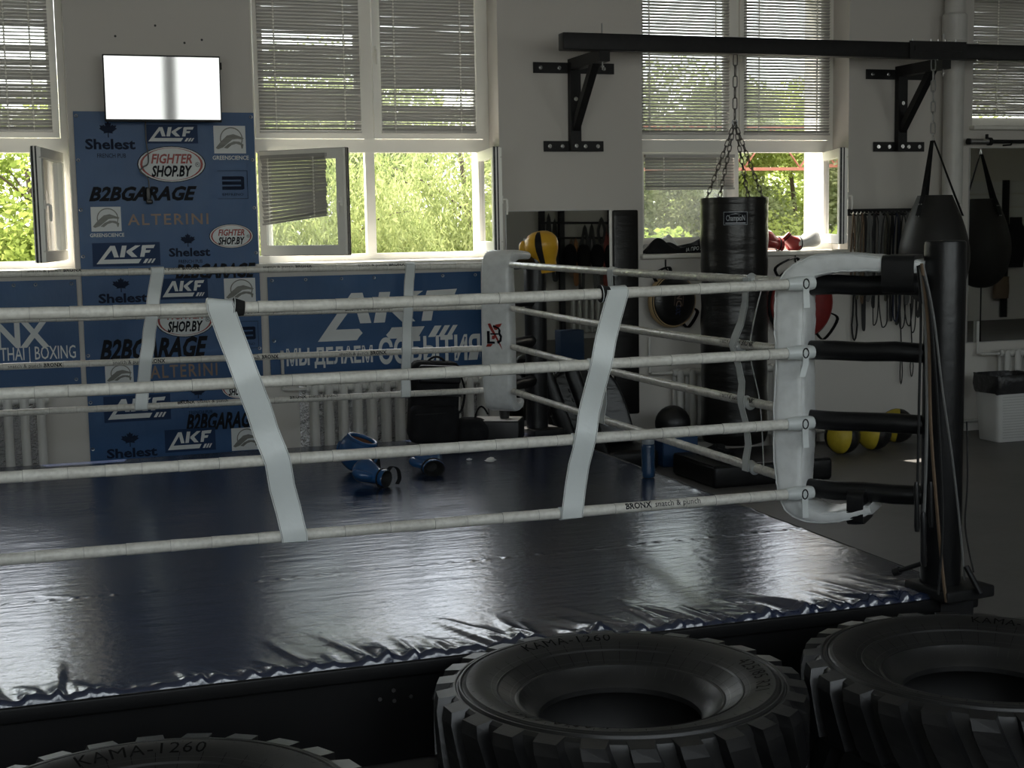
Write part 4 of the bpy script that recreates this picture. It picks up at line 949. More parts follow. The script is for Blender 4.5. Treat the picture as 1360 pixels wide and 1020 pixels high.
bracket('black steel wall bracket beside the white pipe carrying the beam', 7.345, 7.58)
bm = thing('steel_beam', (6.0, YBM, 3.275), 'long black square steel beam running level across the windows', 'beam')
MB().rbox((5.50, YBM, 3.335), (3.15, .11, .128), .008).build('beam_tube', 'black_metal', bm)
MB().rbox((8.70, YBM, 3.335), (3.26, .11, .128), .008).build('beam_tube', 'black_metal', bm)
b = MB(); b.box((7.25, YBM-.061, 3.337), (.55, .012, .145)); b.box((7.25, YBM-.069, 3.35), (.46, .010, .04)); b.build('splice_plate', 'black_metal', bm)
for x in (7.02, 7.2, 7.27, 7.34, 7.44, 7.66): b = MB(); b.cyl((x, YBM-.03, 3.26), (x, YBM-.03, 3.43), .007, n=8); b.lathe([(.013, 0), (.013, .01)], (x, YBM-.03, 3.40), 6); b.build('bolt', 'chrome', bm)
def link_mesh(L, w, r):
    b = MB(); pts = []
    for k in range(14):
        a = 2*math.pi*k/14; pts.append((w*math.cos(a), 0, (L-w)*(1 if math.sin(a) >= 0 else -1)*(.0 if abs(math.sin(a)) < .01 else 1)+w*math.sin(a)))
    b.tube(pts, r, 6, closed=True); return b
def chain(parent, p, q, L, w, r, matn):
    p, q = Vector(p), Vector(q); d = q-p; n = max(2, int(d.length/(2*(L-r*1.4)))); me = link_mesh(L, w, r).mesh('chain_link', matn); qt = d.to_track_quat('Z', 'Y').to_matrix()
    for k in range(n): inst('chain_link', me, parent, p.lerp(q, (k+.5)/n), (qt @ rz(R(45 if k % 2 else -45))).to_euler())
# heavy bag
xb, rb, zt, zb = 5.395, .268, 2.145, .16
hb = thing('heavy_bag', (xb, YBM, zb), 'tall black leather heavy punching bag hanging on chains', 'punching bag')
prof_ = [(0, zb), (.20, zb), (.25, zb+.02), (rb, zb+.07)]
for k in range(1, 40): z = zb+.07+(zt-.10-zb-.07)*k/40; prof_.append((rb*(1+.012*math.sin(k*1.3)+.010*math.sin(k*.37+1)), z))
prof_ += [(rb, zt-.05), (rb*.985, zt-.012), (rb*.95, zt), (rb*.8, zt-.012), (0, zt-.014)]
bb0 = MB().lathe(prof_, (xb, YBM, 0), 40).build('bag_body', 'black_leather', hb)
b = MB(); b.lathe([(rb+.002, zt-.055), (rb+.005, zt-.03), (rb+.002, zt-.004)], (xb, YBM, 0), 40); b.build('top_band', 'black_leather', hb)
# maker's patch on the bag
pc = AY(977, 290, YBM-rb); ang0 = math.atan2(pc.y-YBM, pc.x-xb)
def onbag(u, v, q=.004): a = ang0+u/(rb+q); return Vector((xb+(rb+q)*math.cos(a), YBM+(rb+q)*math.sin(a), pc.z+v))
b = MB(); N = 8
def strip(u0, u1, v0, v1, q, mi):
    b.add([onbag(u0+(u1-u0)*i/N, v, q) for v in (v0, v1) for i in range(N+1)], [(i, i+1, N+2+i, N+1+i) for i in range(N)], mi, True)
strip(-.095, .095, -.052, .052, .010, 0); strip(-.090, .090, -.047, .047, .0112, 1); strip(-.08, .08, -.042, -.032, .0124, 0)
vv, ff = text_geo('ChampioN', .015, 0, .95); s_ = .150/vv[:, 0].max()
b.add([onbag(-.075+x*s_, -.018+y*.046, .0128) for x, y in vv], ff, 0)
b.poly([onbag(u, v, .0128) for u, v in ((-.05, .030), (0, .040), (.05, .030), (0, .033))], 0); b.build('maker_patch', ['cap_grey', 'print_black'], bb0)
ap = Vector((xb+.005, YBM, 2.74)); chain(hb, (xb+.01, YBM, 3.27), ap+Vector((0, 0, .02)), .046, .017, .0045, 'chain_steel')
for k in range(4):
    a = R(35+90*k); e = Vector((xb+math.cos(a)*rb*.93, YBM+math.sin(a)*rb*.93, zt-.005)); chain(hb, ap, e, .030, .014, .0042, 'chain_steel')
    b = MB(); b.tube([e+Vector((.016*math.cos(t), 0, .014*math.sin(t)-.005)) for t in [j*math.pi/5 for j in range(10)]], .004, 6, closed=True); b.build('hanging_ring', 'chain_steel', hb)
b = MB(); b.tube([ap+Vector((.022*math.cos(t), 0, .022*math.sin(t))) for t in [j*math.pi/6 for j in range(12)]], .006, 6, closed=True); b.build('top_ring', 'steel', hb)
# teardrop bags
def teardrop(xt, yt, label, top):
    tb = thing('teardrop_bag', (xt, yt, 1.22), label, 'punching bag')
    zz = [(0, 1.22), (.06, 1.225), (.13, 1.25), (.20, 1.31), (.255, 1.40), (.285, 1.52), (.295, 1.62), (.287, 1.72), (.265, 1.82), (.235, 1.92), (.195, 2.02), (.165, 2.09), (.145, 2.135), (.13, 2.145), (0, 2.14)]
    sp = smooth_path([(a, c, 0) for a, c in zz], 3); MB().lathe([(max(p.x, 0), p.y) for p in sp], (xt, yt, 0), 40).build('bag_body', 'bag_leather', tb)
    tp = Vector((xt-.03, yt, 2.60))
    for a in (R(200), R(340), R(80)):
        dv = Vector((math.cos(a), math.sin(a), 0)); bot = Vector((xt, yt, 1.97))+dv*.215; mid = Vector((xt, yt, 2.14))+dv*.155; n_ = Vector((-math.sin(a), math.cos(a), 0))*.042
        b = MB(); b.ribbon([tp+dv*.012, mid+dv*.012, bot+dv*.022], [n_*.7, n_, n_], .007); st_ = b.build('hanging_strap', 'black_fabric', tb)
        for j, dz in ((0, .0), (0, .10), (1, 0), (1, .10)):
            b = MB(); p = bot.lerp(mid, dz/.17 if dz else 0)+dv*.026+n_.normalized()*(.012 if j else -.012); b.lathe([(0, .005), (.005, .004), (.007, 0)], p, 8, (dv+Vector((0, 0, .5))).to_track_quat('Z', 'Y').to_matrix()); b.build('rivet', 'steel', st_)
        b = MB(); b.cyl(tp+dv*.012, tp+Vector((0, 0, .07)), .004, n=6); b.build('wire_hanger', 'chrome', tb)
    chain(tb, (xt-.035, yt, top), tp+Vector((0, 0, .06)), .048, .018, .0055, 'steel')
    return tb
teardrop(7.285, YBM, 'black teardrop punching bag hanging from the beam behind the near post', 3.27)
q_ = AY(1303, 300, 2*YW-9.36); t2 = teardrop(q_.x, 9.36, 'second black teardrop bag, seen only as a reflection in the right mirror', HC)
b = MB(); b.cyl((q_.x, 9.36, 1.22), (q_.x, 9.36, .0), .008, n=6); b.build('tie_down_cord', 'band_black', t2)

# ================================================================== MIRRORS
def mirror(label, x0, x1, z0, z1):
    t = thing('wall_mirror', ((x0+x1)/2, YW, z0), label, 'mirror'); MB().box(((x0+x1)/2, YW-.006, (z0+z1)/2), (x1-x0, .006, z1-z0)).build('glass', 'mirror', t)
    b = MB(); 
    for (p, q, r_, s_) in ((x0-.006, x1+.006, z0-.006, z0), (x0-.006, x1+.006, z1, z1+.006), (x0-.006, x0, z0, z1), (x1, x1+.006, z0, z1)): b.box(((p+q)/2, YW-.005, (r_+s_)/2), (q-p, .009, s_-r_))
    b.build('edge_strip', 'steel', t); return t
mirror('frameless wall mirror between the two windows above the dark gear pile', 3.675, 4.572, .36, 2.065)
wp = thing('wall_strip', (4.70, YW, .36), 'narrow black strip on the wall between the mirror and the window', 'wall pad')  # rounded black slab standing in for a dark strip of unknown nature
MB().rbox((4.712, YW-.02, 1.212), (.225, .038, 1.705), .014).build('cover', 'black_leather', wp)
MB().box((4.584, YW-.008, 1.212), (.018, .014, 1.705)).build('side_trim', 'pvc', wp)
mirror('wall mirror under the high window, reflecting the teardrop bag', 8.10, 9.6, .82, 2.575)
# ================================================================== RADIATORS AND FOIL
def radiator(label, x0, n, pitch=.1136, z0=.10, z1=.775):
    y = YW-.13; t = thing('radiator', (x0+n*pitch/2, y, z0), label, 'radiator', 'white cast iron radiators')
    b = MB(); hw = .031
    for yy in (-.045, .045):
        b.tube([(0, yy, z0+.03), (0, yy, z0+.07), (0, yy, z1-.07), (0, yy, z1-.03)], [.026, hw, hw, .026], 10, flat=.62, up=(1, 0, 0))
    for zz in (z0+.045, z1-.045):
        b.tube([(-pitch*.5, 0, zz), (-pitch*.36, 0, zz), (-pitch*.3, 0, zz), (pitch*.3, 0, zz), (pitch*.36, 0, zz), (pitch*.5, 0, zz)], [.030, .030, .036, .036, .030, .030], 12)
        b.tube([(0, -.05, zz), (0, .05, zz)], .030, 10)
    me = b.mesh('radiator_section', 'radiator_white', (0, 0, z0))
    for k in range(n): inst('radiator_section', me, t, (x0+pitch*(k+.5), y, z0))
    for xx in (x0+pitch*.5, x0+pitch*(n-.5)): MB().box((xx, y, z0/2), (.02, .10, z0+.02)).build('foot', 'radiator_white', t)
    b = MB(); b.tube([(x0, y, z1-.045), (x0-.12, y, z1-.045), (x0-.16, y+.03, z1-.045), (x0-.16, YW-.03, z1-.045), (x0-.16, YW-.03, z1+.25)], .013, 8); b.build('pipe_stub', 'radiator_white', t)
    return t
radiator('white cast iron radiator under the BOXING banner', -1.38, 13, z1=.80)
radiator('long white cast iron radiator behind the black backpack', 1.985, 13)
radiator('white cast iron radiator behind the heavy bag', 5.08, 9, z1=.745)
radiator('white cast iron radiator behind the waste bin', 8.36, 9, z1=.76)
for (x0, x1, lab) in ((-1.5, .06, 'crinkled silver foil sheet behind the radiator under the BOXING banner'), (1.95, 3.5, 'crinkled silver foil sheet behind the radiator with the backpack')):
    n1, n2 = 60, 26; vs = []
    for j in range(n2+1):
        for i in range(n1+1): vs.append((x0+(x1-x0)*i/n1, YW-.012+random.gauss(0, .0028), .03+.76*j/n2))
    b = MB().add(vs, [(j*(n1+1)+i, j*(n1+1)+i+1, (j+1)*(n1+1)+i+1, (j+1)*(n1+1)+i) for j in range(n2) for i in range(n1)], 0, False); tag(b.build('foil_sheet', 'foil'), lab, 'foil')

# ================================================================== GLOVES AND GEAR
def glove(label, loc, fwd, up, sc_, mats, group, flat=.5, name='boxing_glove', strap_loop=False, stripe=None, fat=1.12):
    """loc = middle of the cuff opening; fwd = from cuff to knuckles"""
    loc = Vector(loc); f = Vector(fwd).normalized(); u = Vector(up); u = (u-f*u.dot(f)).normalized(); s_ = u.cross(f)
    def P(x, y, z): return loc+(f*x*.80+s_*y*fat+u*z*fat)*sc_
    t = thing(name, loc, label, 'glove', group)
    secs = [(0, .066, .052, -.012), (.006, .069, .055, -.012), (.03, .067, .054, -.010), (.06, .062, .051, -.008), (.085, .062, .053, -.004), (.12, .071, .063, .006), (.165, .082, .076, .016), (.21, .086, .080, .018), (.25, .080, .074, .014), (.28, .060, .058, .010), (.298, .036, .036, .006), (.304, .012, .012, .004)]
    n = 20; rings = [[P(x, hy*math.cos(2*math.pi*k/n)+(0 if x < .1 else .004*math.sin(k)), hz*math.sin(2*math.pi*k/n)*(1 if math.sin(2*math.pi*k/n) > 0 else .85)+zo) for k in range(n)] for x, hy, hz, zo in secs]
    b = MB(); L = len(rings); vs = [p for r_ in rings for p in r_]; fs = [(i*n+k, i*n+(k+1) % n, (i+1)*n+(k+1) % n, (i+1)*n+k) for i in range(L-1) for k in range(n)]+[tuple((L-1)*n+k for k in range(n))]
    b.add(vs, fs, 0, True); b.build('shell', mats[0], t, sharp=70)
    b = MB(); inn = [(0, .066, .052), (.004, .060, .046), (.05, .044, .038), (.10, .034, .028), (.105, .001, .001)]
    vs = [P(x, hy*math.cos(2*math.pi*k/n), hz*math.sin(2*math.pi*k/n)-.012) for x, hy, hz in inn for k in range(n)]; b.add(vs, [(i*n+k, (i+1)*n+k, (i+1)*n+(k+1) % n, i*n+(k+1) % n) for i in range(len(inn)-1) for k in range(n)], 0, True); b.build('lining', mats[1], t)
    b = MB(); b.tube(smooth_path([P(.095, .040, .0), P(.13, .072, .004), (P(.18, .092, .010)), P(.222, .090, .016), P(.238, .080, .018)], 4), [.018*sc_, .022*sc_, .026*sc_, .028*sc_, .029*sc_, .030*sc_, .031*sc_, .031*sc_, .030*sc_, .030*sc_, .029*sc_, .028*sc_, .026*sc_, .023*sc_, .020*sc_, .014*sc_, .008*sc_], 12); b.build('thumb', mats[0], t)
    b = MB(); b.tube([P(.045, .066*math.cos(a), .054*math.sin(a)-.009) for a in [k*math.pi/10 for k in range(20)]], .006*sc_, 6, closed=True); b.build('wrist_strap', mats[2], t)
    if strap_loop:
        b = MB(); b.ribbon(smooth_path([P(.05, -.06, .01), P(.03, -.085, .05), P(-.02, -.10, .04), P(-.05, -.09, -.01), P(-.045, -.07, -.045)], 4), f*.028*sc_, .004, smooth=True); b.build('loose_strap', mats[2], t)
    if stripe:
        b = MB(); vs = [P(x+.0, (hy+.002)*math.cos(a), (hz+.002)*math.sin(a)*(1 if math.sin(a) > 0 else .85)+zo) for x, hy, hz, zo in secs[3:-1] for a in (R(78), R(90), R(102))]; b.add(vs, [(i*3+k, i*3+k+1, (i+1)*3+k+1, (i+1)*3+k) for i in range(len(secs)-5) for k in range(2)], 0, True); b.build('stripe', stripe, t)
    return t
gG = 'blue training gear on the ring floor'
p = AZ(514, 648, ZC); glove('blue boxing glove with open cuff and loose strap nearest on the ring floor', p+Vector((0, 0, .066)), (-.70, .66, .05), (0.1, 0, 1), .92, ('blue_leather', 'lining_dark', 'black_fabric'), gG, strap_loop=True)
p = AZ(577, 633, ZC); glove('blue boxing glove with its dark cuff facing out, alone on the ring floor', p+Vector((0, 0, .060)), (.02, 1, .05), (0, 0, 1), .95, ('blue_leather', 'lining_dark', 'black_fabric'), gG)
# headguard
p = AZ(475, 628, ZC); hg = thing('headguard', p, 'blue boxing headguard lying with its brown lining up', 'headguard', gG); c = p+Vector((.02, .05, .125)); ax = Vector((.28, -.22, .93)).normalized(); q = ax.to_track_quat('Z', 'X').to_matrix()
def shell(rs, a0, flip):
    vs = []; n1, n2 = 12, 28
    for i in range(n1+1):
        th = a0+(math.pi-a0)*i/n1
        for k in range(n2): ph = 2*math.pi*k/n2; wob = 1+.05*math.cos(2*ph)+.03*math.cos(3*ph); vs.append(c+q @ Vector((rs*math.sin(th)*math.cos(ph)*wob*.98, rs*math.sin(th)*math.sin(ph)*wob*.90, rs*math.cos(th)*1.0)))
    fs = [(i*n2+k, i*n2+(k+1) % n2, (i+1)*n2+(k+1) % n2, (i+1)*n2+k) for i in range(n1) for k in range(n2)]
    return vs, fs
MB().add(*shell(.130, R(46), 0), 0, True).build('shell', 'blue_leather', hg); MB().add(*shell(.112, R(50), 1), 0, True).build('lining', 'lining_brown', hg)
v0, _ = shell(.124, R(47), 0); b = MB(); b.tube(v0[:28], .014, 8, closed=True); b.build('rim', 'blue_leather', hg)
for k in (-1, 1):
    b = MB(); b.lathe([(0, .02), (.03, .017), (.042, .005), (.044, -.01)], c+q @ Vector((.128*k, 0, -.01)), 16, q @ ry(R(90*k))); b.build('ear_pad', 'blue_leather', hg)
b = MB(); b.ribbon([c+Vector((.06, -.10, .04)), c+Vector((.09, -.10, -.03)), c+Vector((.10, -.09, -.11))], Vector((.05, .02, .02)), .005, smooth=True); b.build('chin_strap', 'black_fabric', hg)
# yellow glove stuck on the far post
glove('yellow boxing glove hung over the far corner post', (3.64, 9.93, 1.60), (-.12, .03, 1), (-.50, -.85, 0), 1.28, ('yellow_leather', 'lining_dark', 'black_fabric'), None, stripe='black_fabric')

# wrappers
for (px, py, s_, lab) in ((652, 614, .045, 'crumpled clear wrapper on the ring floor beside the bright reflection'), (623, 612, .022, 'tiny paper scrap on the ring floor beside the wrapper')):
    p = AZ(px, py, ZC); b = MB(); n = 9; vs = []
    for j in range(5):
        for i in range(n): a = 2*math.pi*i/n; r_ = s_*(.3+.7*math.sin(math.pi*(j+.6)/5))*random.uniform(.6, 1.1); vs.append(p+Vector((math.cos(a)*r_, math.sin(a)*r_*.7, s_*.7*j/5*random.uniform(.6, 1.2)+.004)))
    b.add(vs, [(j*n+i, j*n+(i+1) % n, (j+1)*n+(i+1) % n, (j+1)*n+i) for j in range(4) for i in range(n)]+[tuple(4*n+i for i in range(n)), tuple(reversed(range(n)))]); tag(b.build('wrapper', 'paper_white'), lab, 'litter')
# water bottle
p = AZ(861, 634, ZC); wb = thing('water_bottle', p, 'blue translucent sports water bottle with a grey cap on the ring edge', 'bottle')
MB().lathe([(0, .002), (.036, .002), (.042, .010), (.043, .05), (.040, .09), (.042, .12), (.042, .19), (.040, .205), (.034, .212), (0, .212)], p, 24).build('body', 'bottle_blue', wb)
cap_ = MB().lathe([(.036, .208), (.039, .212), (.039, .236), (.034, .244), (.020, .248), (.018, .262), (0, .264)], p, 20).build('cap', 'cap_grey', wb)
b = MB(); b.tube([p+Vector((.028*math.cos(a)+.01, 0, .262+.018*math.sin(a))) for a in [k*math.pi/6 for k in range(12)]], .005, 6, closed=True); b.build('carry_loop', 'cap_grey', cap_)
# backpack on the far ring edge
bx_, by_ = 2.72, 9.86; bp = thing('backpack', (bx_, by_, ZC), 'tall black sports backpack standing on the far ring edge before the radiator', 'backpack'); rot = rz(R(-4)) @ ry(R(4))
MB().rbox((bx_+.02, by_+.02, ZC+.30), (.36, .20, .58), .06, rot).build('main_compartment', 'black_fabric', bp)
fp_ = MB().rbox((bx_-.02, by_-.12, ZC+.145), (.36, .14, .27), .05, rot).build('front_pocket', 'black_fabric', bp)
MB().rbox((bx_+.04, by_-.10, ZC+.50), (.31, .05, .13), .02, rot).build('top_flap', 'black_vinyl', bp)
b = MB(); b.box((bx_+.03, by_-.10, ZC+.36), (.32, .03, .03), rot); b.build('compression_strap', 'black_vinyl', bp)
b = MB(); b.tube(bez((bx_-.03, by_, ZC+.58), (bx_+.04, by_, ZC+.66), (bx_+.11, by_, ZC+.58), 8), .008, 6); b.build('carry_handle', 'black_fabric', bp)
b = MB(); b.ribbon(smooth_path([(bx_+.20, by_-.02, ZC+.52), (bx_+.24, by_-.04, ZC+.38), (bx_+.215, by_-.05, ZC+.24), (bx_+.17, by_-.06, ZC+.20)], 5), Vector((0, .035, 0)), .006, smooth=True); b.build('side_strap', 'black_fabric', bp)
b = MB(); b.tube([(bx_-.17, by_-.19, ZC+.232), (bx_+.13, by_-.19, ZC+.232)], .004, 6); b.build('zipper', 'black_metal', fp_)

# ---- dark gear pile at the far corner -----------------------------------
o = Vector((3.20, 9.80, ZC)); gb = thing('gear_box', o, 'low black box with a bright white top under the far white pad', 'box'); rot = rz(R(-28))
MB().rbox(o+Vector((0, 0, .075)), (.36, .26, .146), .012, rot).build('body', 'black_vinyl', gb); MB().box(o+Vector((0, 0, .149)), (.335, .235, .004), rot).build('white_lid', 'plastic_white', gb)
o2_ = o+Vector((.05, -.015, .152)); cp = thing('cup', o2_, 'small dark cup with a crumpled silver lid on the white topped box', 'cup'); MB().lathe([(0, 0), (.032, 0), (.038, .03), (.040, .075), (.036, .075)], o2_, 18).build('body', 'black_rubber', cp)
b = MB(); vs = [(0, 0, .09)]+[(.042*math.cos(k*.7)*random.uniform(.8, 1.15), .042*math.sin(k*.7)*random.uniform(.8, 1.15), .072+random.uniform(0, .02)) for k in range(9)]; b.add([o2_+Vector(v) for v in vs], [(0, 1+k, 1+(k+1) % 9) for k in range(9)]); b.build('foil_lid', 'foil', cp)
o = Vector((2.99, 9.80, ZC)); sb = thing('gear_bag', o, 'small round black gear bag on the ring edge left of the white topped box', 'bag')
MB().lathe([(max(q.x, 0), q.y) for q in smooth_path([(0, 0, 0), (.12, .0, 0), (.155, .05, 0), (.14, .12, 0), (.08, .165, 0), (0, .17, 0)], 4)], o, 22, rz(R(-20)), sx=1.0, sy=.75).build('body', 'black_fabric', sb)
b = MB(); b.tube(bez(o+Vector((.02, -.04, .15)), o+Vector((.06, -.05, .33)), o+Vector((.13, -.02, .19)), 10), .007, 6); b.build('handle', 'black_fabric', sb)
# leaning laced pads
for k, (xa, xb_, lab) in enumerate(((3.86, 4.03, 'black laced post pad leaning by the far corner, nearer the white pad'), (4.10, 4.26, 'black laced post pad leaning by the far corner, nearer the big shield'))):
    a, c = Vector((xb_, 10.28, .02)), Vector((xa-.10, 10.38, .86-.05*k)); d = c-a; q = d.to_track_quat('Z', 'Y').to_matrix(); t = thing('post_pad', a, lab, 'pad', 'leaning post pads')
    MB().rbox((a+c)/2+Vector((0, 0, .03)), (.15, .12, d.length), .04, q).build('cover', 'black_vinyl', t)
    for j in range(8):
        m_ = a.lerp(c, .1+.1*j)+q @ Vector((0, -.063, .02)); b = MB(); b.cyl(m_+q @ Vector((-.05, 0, -.02)), m_+q @ Vector((.05, 0, .03)), .004, n=5); b.build('lace', 'band_grey', t)
# big rounded shield on a low slab
o = Vector((4.33, 10.53, 0)); MBs = MB().rbox((4.30, 10.52, .085), (.78, .62, .17), .04, rz(R(-3))); tag(MBs.build('floor_slab', 'black_vinyl'), 'low black padded slab on the floor under the big shield', 'pad')
pts = []; n = 28
t = thing('kick_shield', (4.25, 10.60, .17), 'large rounded black kick shield leaning below the wall mirror', 'kick shield'); q = rx(R(-14))
outl = [(-.30, 0), (-.34, .10), (-.33, .45), (-.25, .60), (-.05, .66), (.14, .63), (.26, .50), (.33, .30), (.37, .08), (.33, 0)]
oo = smooth_path([(a, c, 0) for a, c in outl+[outl[0]]], 4)[:-1]; secs = []
for y, s_ in ((-.065, .90), (-.075, .95), (-.045, 1.0), (.045, 1.0), (.07, .94)): secs.append([Vector((4.25, 10.60, .17))+q @ Vector((p_.x*s_, y, (p_.y-.3)*s_+.3)) for p_ in oo])
MB().sweep(None, secs).build('cushion', 'black_leather', t)
b = MB(); b.tube([v+q @ Vector((0, -.004, 0)) for v in secs[1]], .007, 6, closed=True); b.build('piping', 'black_vinyl', t)

# ---- right of the ring ---------------------------------------------------
b = MB().rbox((5.19, 9.63, .085), (1.0, .72, .17), .03); t = thing('floor_mat_block', (5.19, 9.63, 0), 'low black padded block on the floor before the heavy bag', 'pad'); b.build('cover', 'black_vinyl', t)
b = MB(); b.tube([(4.70, 9.275, .165), (4.70, 9.96, .165)], .006, 6); b.tube([(4.70, 9.275, .165), (5.66, 9.275, .165)], .006, 6); b.build('piping', 'black_vinyl', t)
for (x, y, w, lab) in ((4.95, 9.75, .13, 'crumpled dark hand wrap on the padded block'), (5.45, 9.5, .11, 'crumpled black cloth on the padded block near the pad')):
    n1, n2 = 14, 8; vs = []
    for j in range(n2+1):
        for i in range(n1): a = 2*math.pi*i/n1; r_ = w*(1-(j/n2)**2)**.5*(1+.25*math.sin(3*a+j)+.12*math.sin(7*a)); vs.append((x+r_*math.cos(a), y+r_*.7*math.sin(a), .172+.07*j/n2*(1+.3*math.sin(2*a))))
    tag(MB().add(vs, [(j*n1+i, j*n1+(i+1) % n1, (j+1)*n1+(i+1) % n1, (j+1)*n1+i) for j in range(n2) for i in range(n1)], 0, True).build('hand_wrap', 'black_fabric'), lab, 'cloth')
cr = thing('crate', (4.90, 10.42, 0), 'small blue plastic crate by the wall behind the water bottle', 'crate'); b = MB()
for (cx_, cy_, sx_, sy_) in ((4.90, 10.28, .30, .02), (4.90, 10.56, .30, .02), (4.755, 10.42, .02, .28), (5.045, 10.42, .02, .28)): b.box((cx_, cy_, .14), (sx_, sy_, .26))
b.box((4.90, 10.42, .012), (.30, .28, .02)); b.build('tub', 'blue_plastic', cr); b = MB()
for (cx_, cy_, sx_, sy_) in ((4.90, 10.265, .34, .02), (4.90, 10.575, .34, .02), (4.735, 10.42, .02, .33), (5.065, 10.42, .02, .33)): b.box((cx_, cy_, .262), (sx_, sy_, .025))
b.build('rim', 'blue_plastic', cr)
def ball(label, c, r, mats, panels, rot, group, name='medicine_ball'):
    t = thing(name, (c[0], c[1], c[2]-r), label, 'ball', group); c = Vector(c); q = rz(rot) @ ry(R(8)); n1, N = 12, 8
    for s_ in range(8):
        vs = []; k = 5; a0 = 2*math.pi*s_/8
        for i in range(n1+1):
            th = math.pi*i/n1
            for j in range(k+1): ph = a0+2*math.pi/8*(j/k); e = r*(1-.012*(j in (0, k))); vs.append(c+q @ Vector((e*math.sin(th)*math.cos(ph), e*math.sin(th)*math.sin(ph), e*math.cos(th))))
        MB().add(vs, [(i*(k+1)+j, i*(k+1)+j+1, (i+1)*(k+1)+j+1, (i+1)*(k+1)+j) for i in range(n1) for j in range(k)], 0, True).build('panel', mats[panels[s_]], t)
    return t
ball('black ball resting in the blue crate by the wall', (4.90, 10.42, .335), .145, ('black_rubber', 'black_rubber'), [0]*8, .3, 'exercise balls')
ball('black and yellow medicine ball nearest the white pad', (AZ(1127, 605, 0).x, 10.28, .150), .150, ('black_rubber', 'yellow_ball'), [0, 0, 1, 0, 1, 1, 0, 0], R(0), 'exercise balls')
ball('black and yellow medicine ball in the middle of the three', (AZ(1168, 600, 0).x+.02, 10.36, .150), .150, ('black_rubber', 'yellow_ball'), [0, 1, 0, 0, 1, 1, 0, 0], R(-14), 'exercise balls')
ball('black and yellow medicine ball beside the near post', (7.16, 10.62, .150), .150, ('black_rubber', 'yellow_ball'), [0, 1, 0, 0, 1, 1, 0, 0], R(-30), 'exercise balls')
ball('plain black medicine ball half hidden by the white pad', (6.08, 10.45, .150), .150, ('black_rubber', 'black_rubber'), [0]*8, 0, 'exercise balls')
# round punch shields on the wall
def shield(label, c, r, th, rot, face, rim, text=None, loops=True):
    t = thing('punch_shield', c, label, 'punch shield', 'round punch shields on the wall'); c = Vector(c); q = rz(rot) @ rx(R(90))
    MB().lathe([(0, th), (r*.55, th*.98), (r*.85, th*.85), (r*.97, th*.6), (r, th*.3), (r*.99, 0), (0, 0)], c, 40, q).build('pad_face', face, t)
    MB().lathe([(r*1.005, th*.02), (r*1.02, th*.12), (r*1.015, th*.42), (r*.985, th*.52)], c, 40, q).build('rim_band', rim, t)
    b = MB(); b.tube([c+q @ Vector((r*.955*math.cos(a), r*.955*math.sin(a), th*.66)) for a in [k*math.pi/20 for k in range(40)]], .005, 5, closed=True); b.build('piping', 'tan_vinyl' if text else face, t)
    if loops:
        for a in (R(112), R(-38)):
            b = MB(); b.ribbon(smooth_path([c+q @ Vector((r*.9*math.cos(a+d), r*.9*math.sin(a+d), .02)) if abs(d) > .2 else c+q @ Vector((r*1.28*math.cos(a+d*2), r*1.28*math.sin(a+d*2), .03)) for d in (-.36, -.14, .14, .36)], 5), q @ Vector((0, 0, .04)), .008, smooth=True); b.build('strap_handle', 'black_fabric', t)
    b = MB(); b.tube([c+q @ Vector((0, r, .01)), Vector((c.x, YW-.012, c.z+r+.05)), Vector((c.x, YW-.012, c.z+r+.12))], .007, 6); b.build('hook', 'black_metal', t)
    if text:
        b = MB()
        vv, ff = text_geo('DNA', .02, 0, 1.1); W_ = vv[:, 0].max()
        tq = q @ rz(R(84)); b.add([c+q @ Vector((.02, .02, 0))+tq @ Vector(((x-W_/2)*.055+.02, (y-.5)*.055, th+.003)) for x, y in vv], ff, 0)
        for s_ in (-1, 1): b.tube([c+q @ Vector((.02, .02, 0))+tq @ Vector((-.115+.08*k/12, s_*.022*math.sin(k*math.pi/4), th+.003)) for k in range(-3, 10)], .004, 5, mi=1)
        for yy in (-.042, .042): b.poly([c+q @ Vector((.02, .02, 0))+tq @ Vector((u_, yy+v_, th+.002)) for u_, v_ in ((-.06, -.002), (.10, -.002), (.10, .002), (-.06, .002))], 0)
        b.build('emblem', ['print_orange', 'band_blue'], t)
    return t
p = AY(897, 400, 10.74); shield('round black punch shield with tan rim and small emblem on the wall', (p.x, YW-.09, p.z), .222, .105, R(10), 'black_leather', 'tan_vinyl', 'DNA')
p = AY(1062, 397, 10.8); shield('round dark red punch shield hanging behind the near white pad', (p.x+.03, YW-.075, p.z-.04), .31, .09, 0, 'red_pad', 'black_fabric')

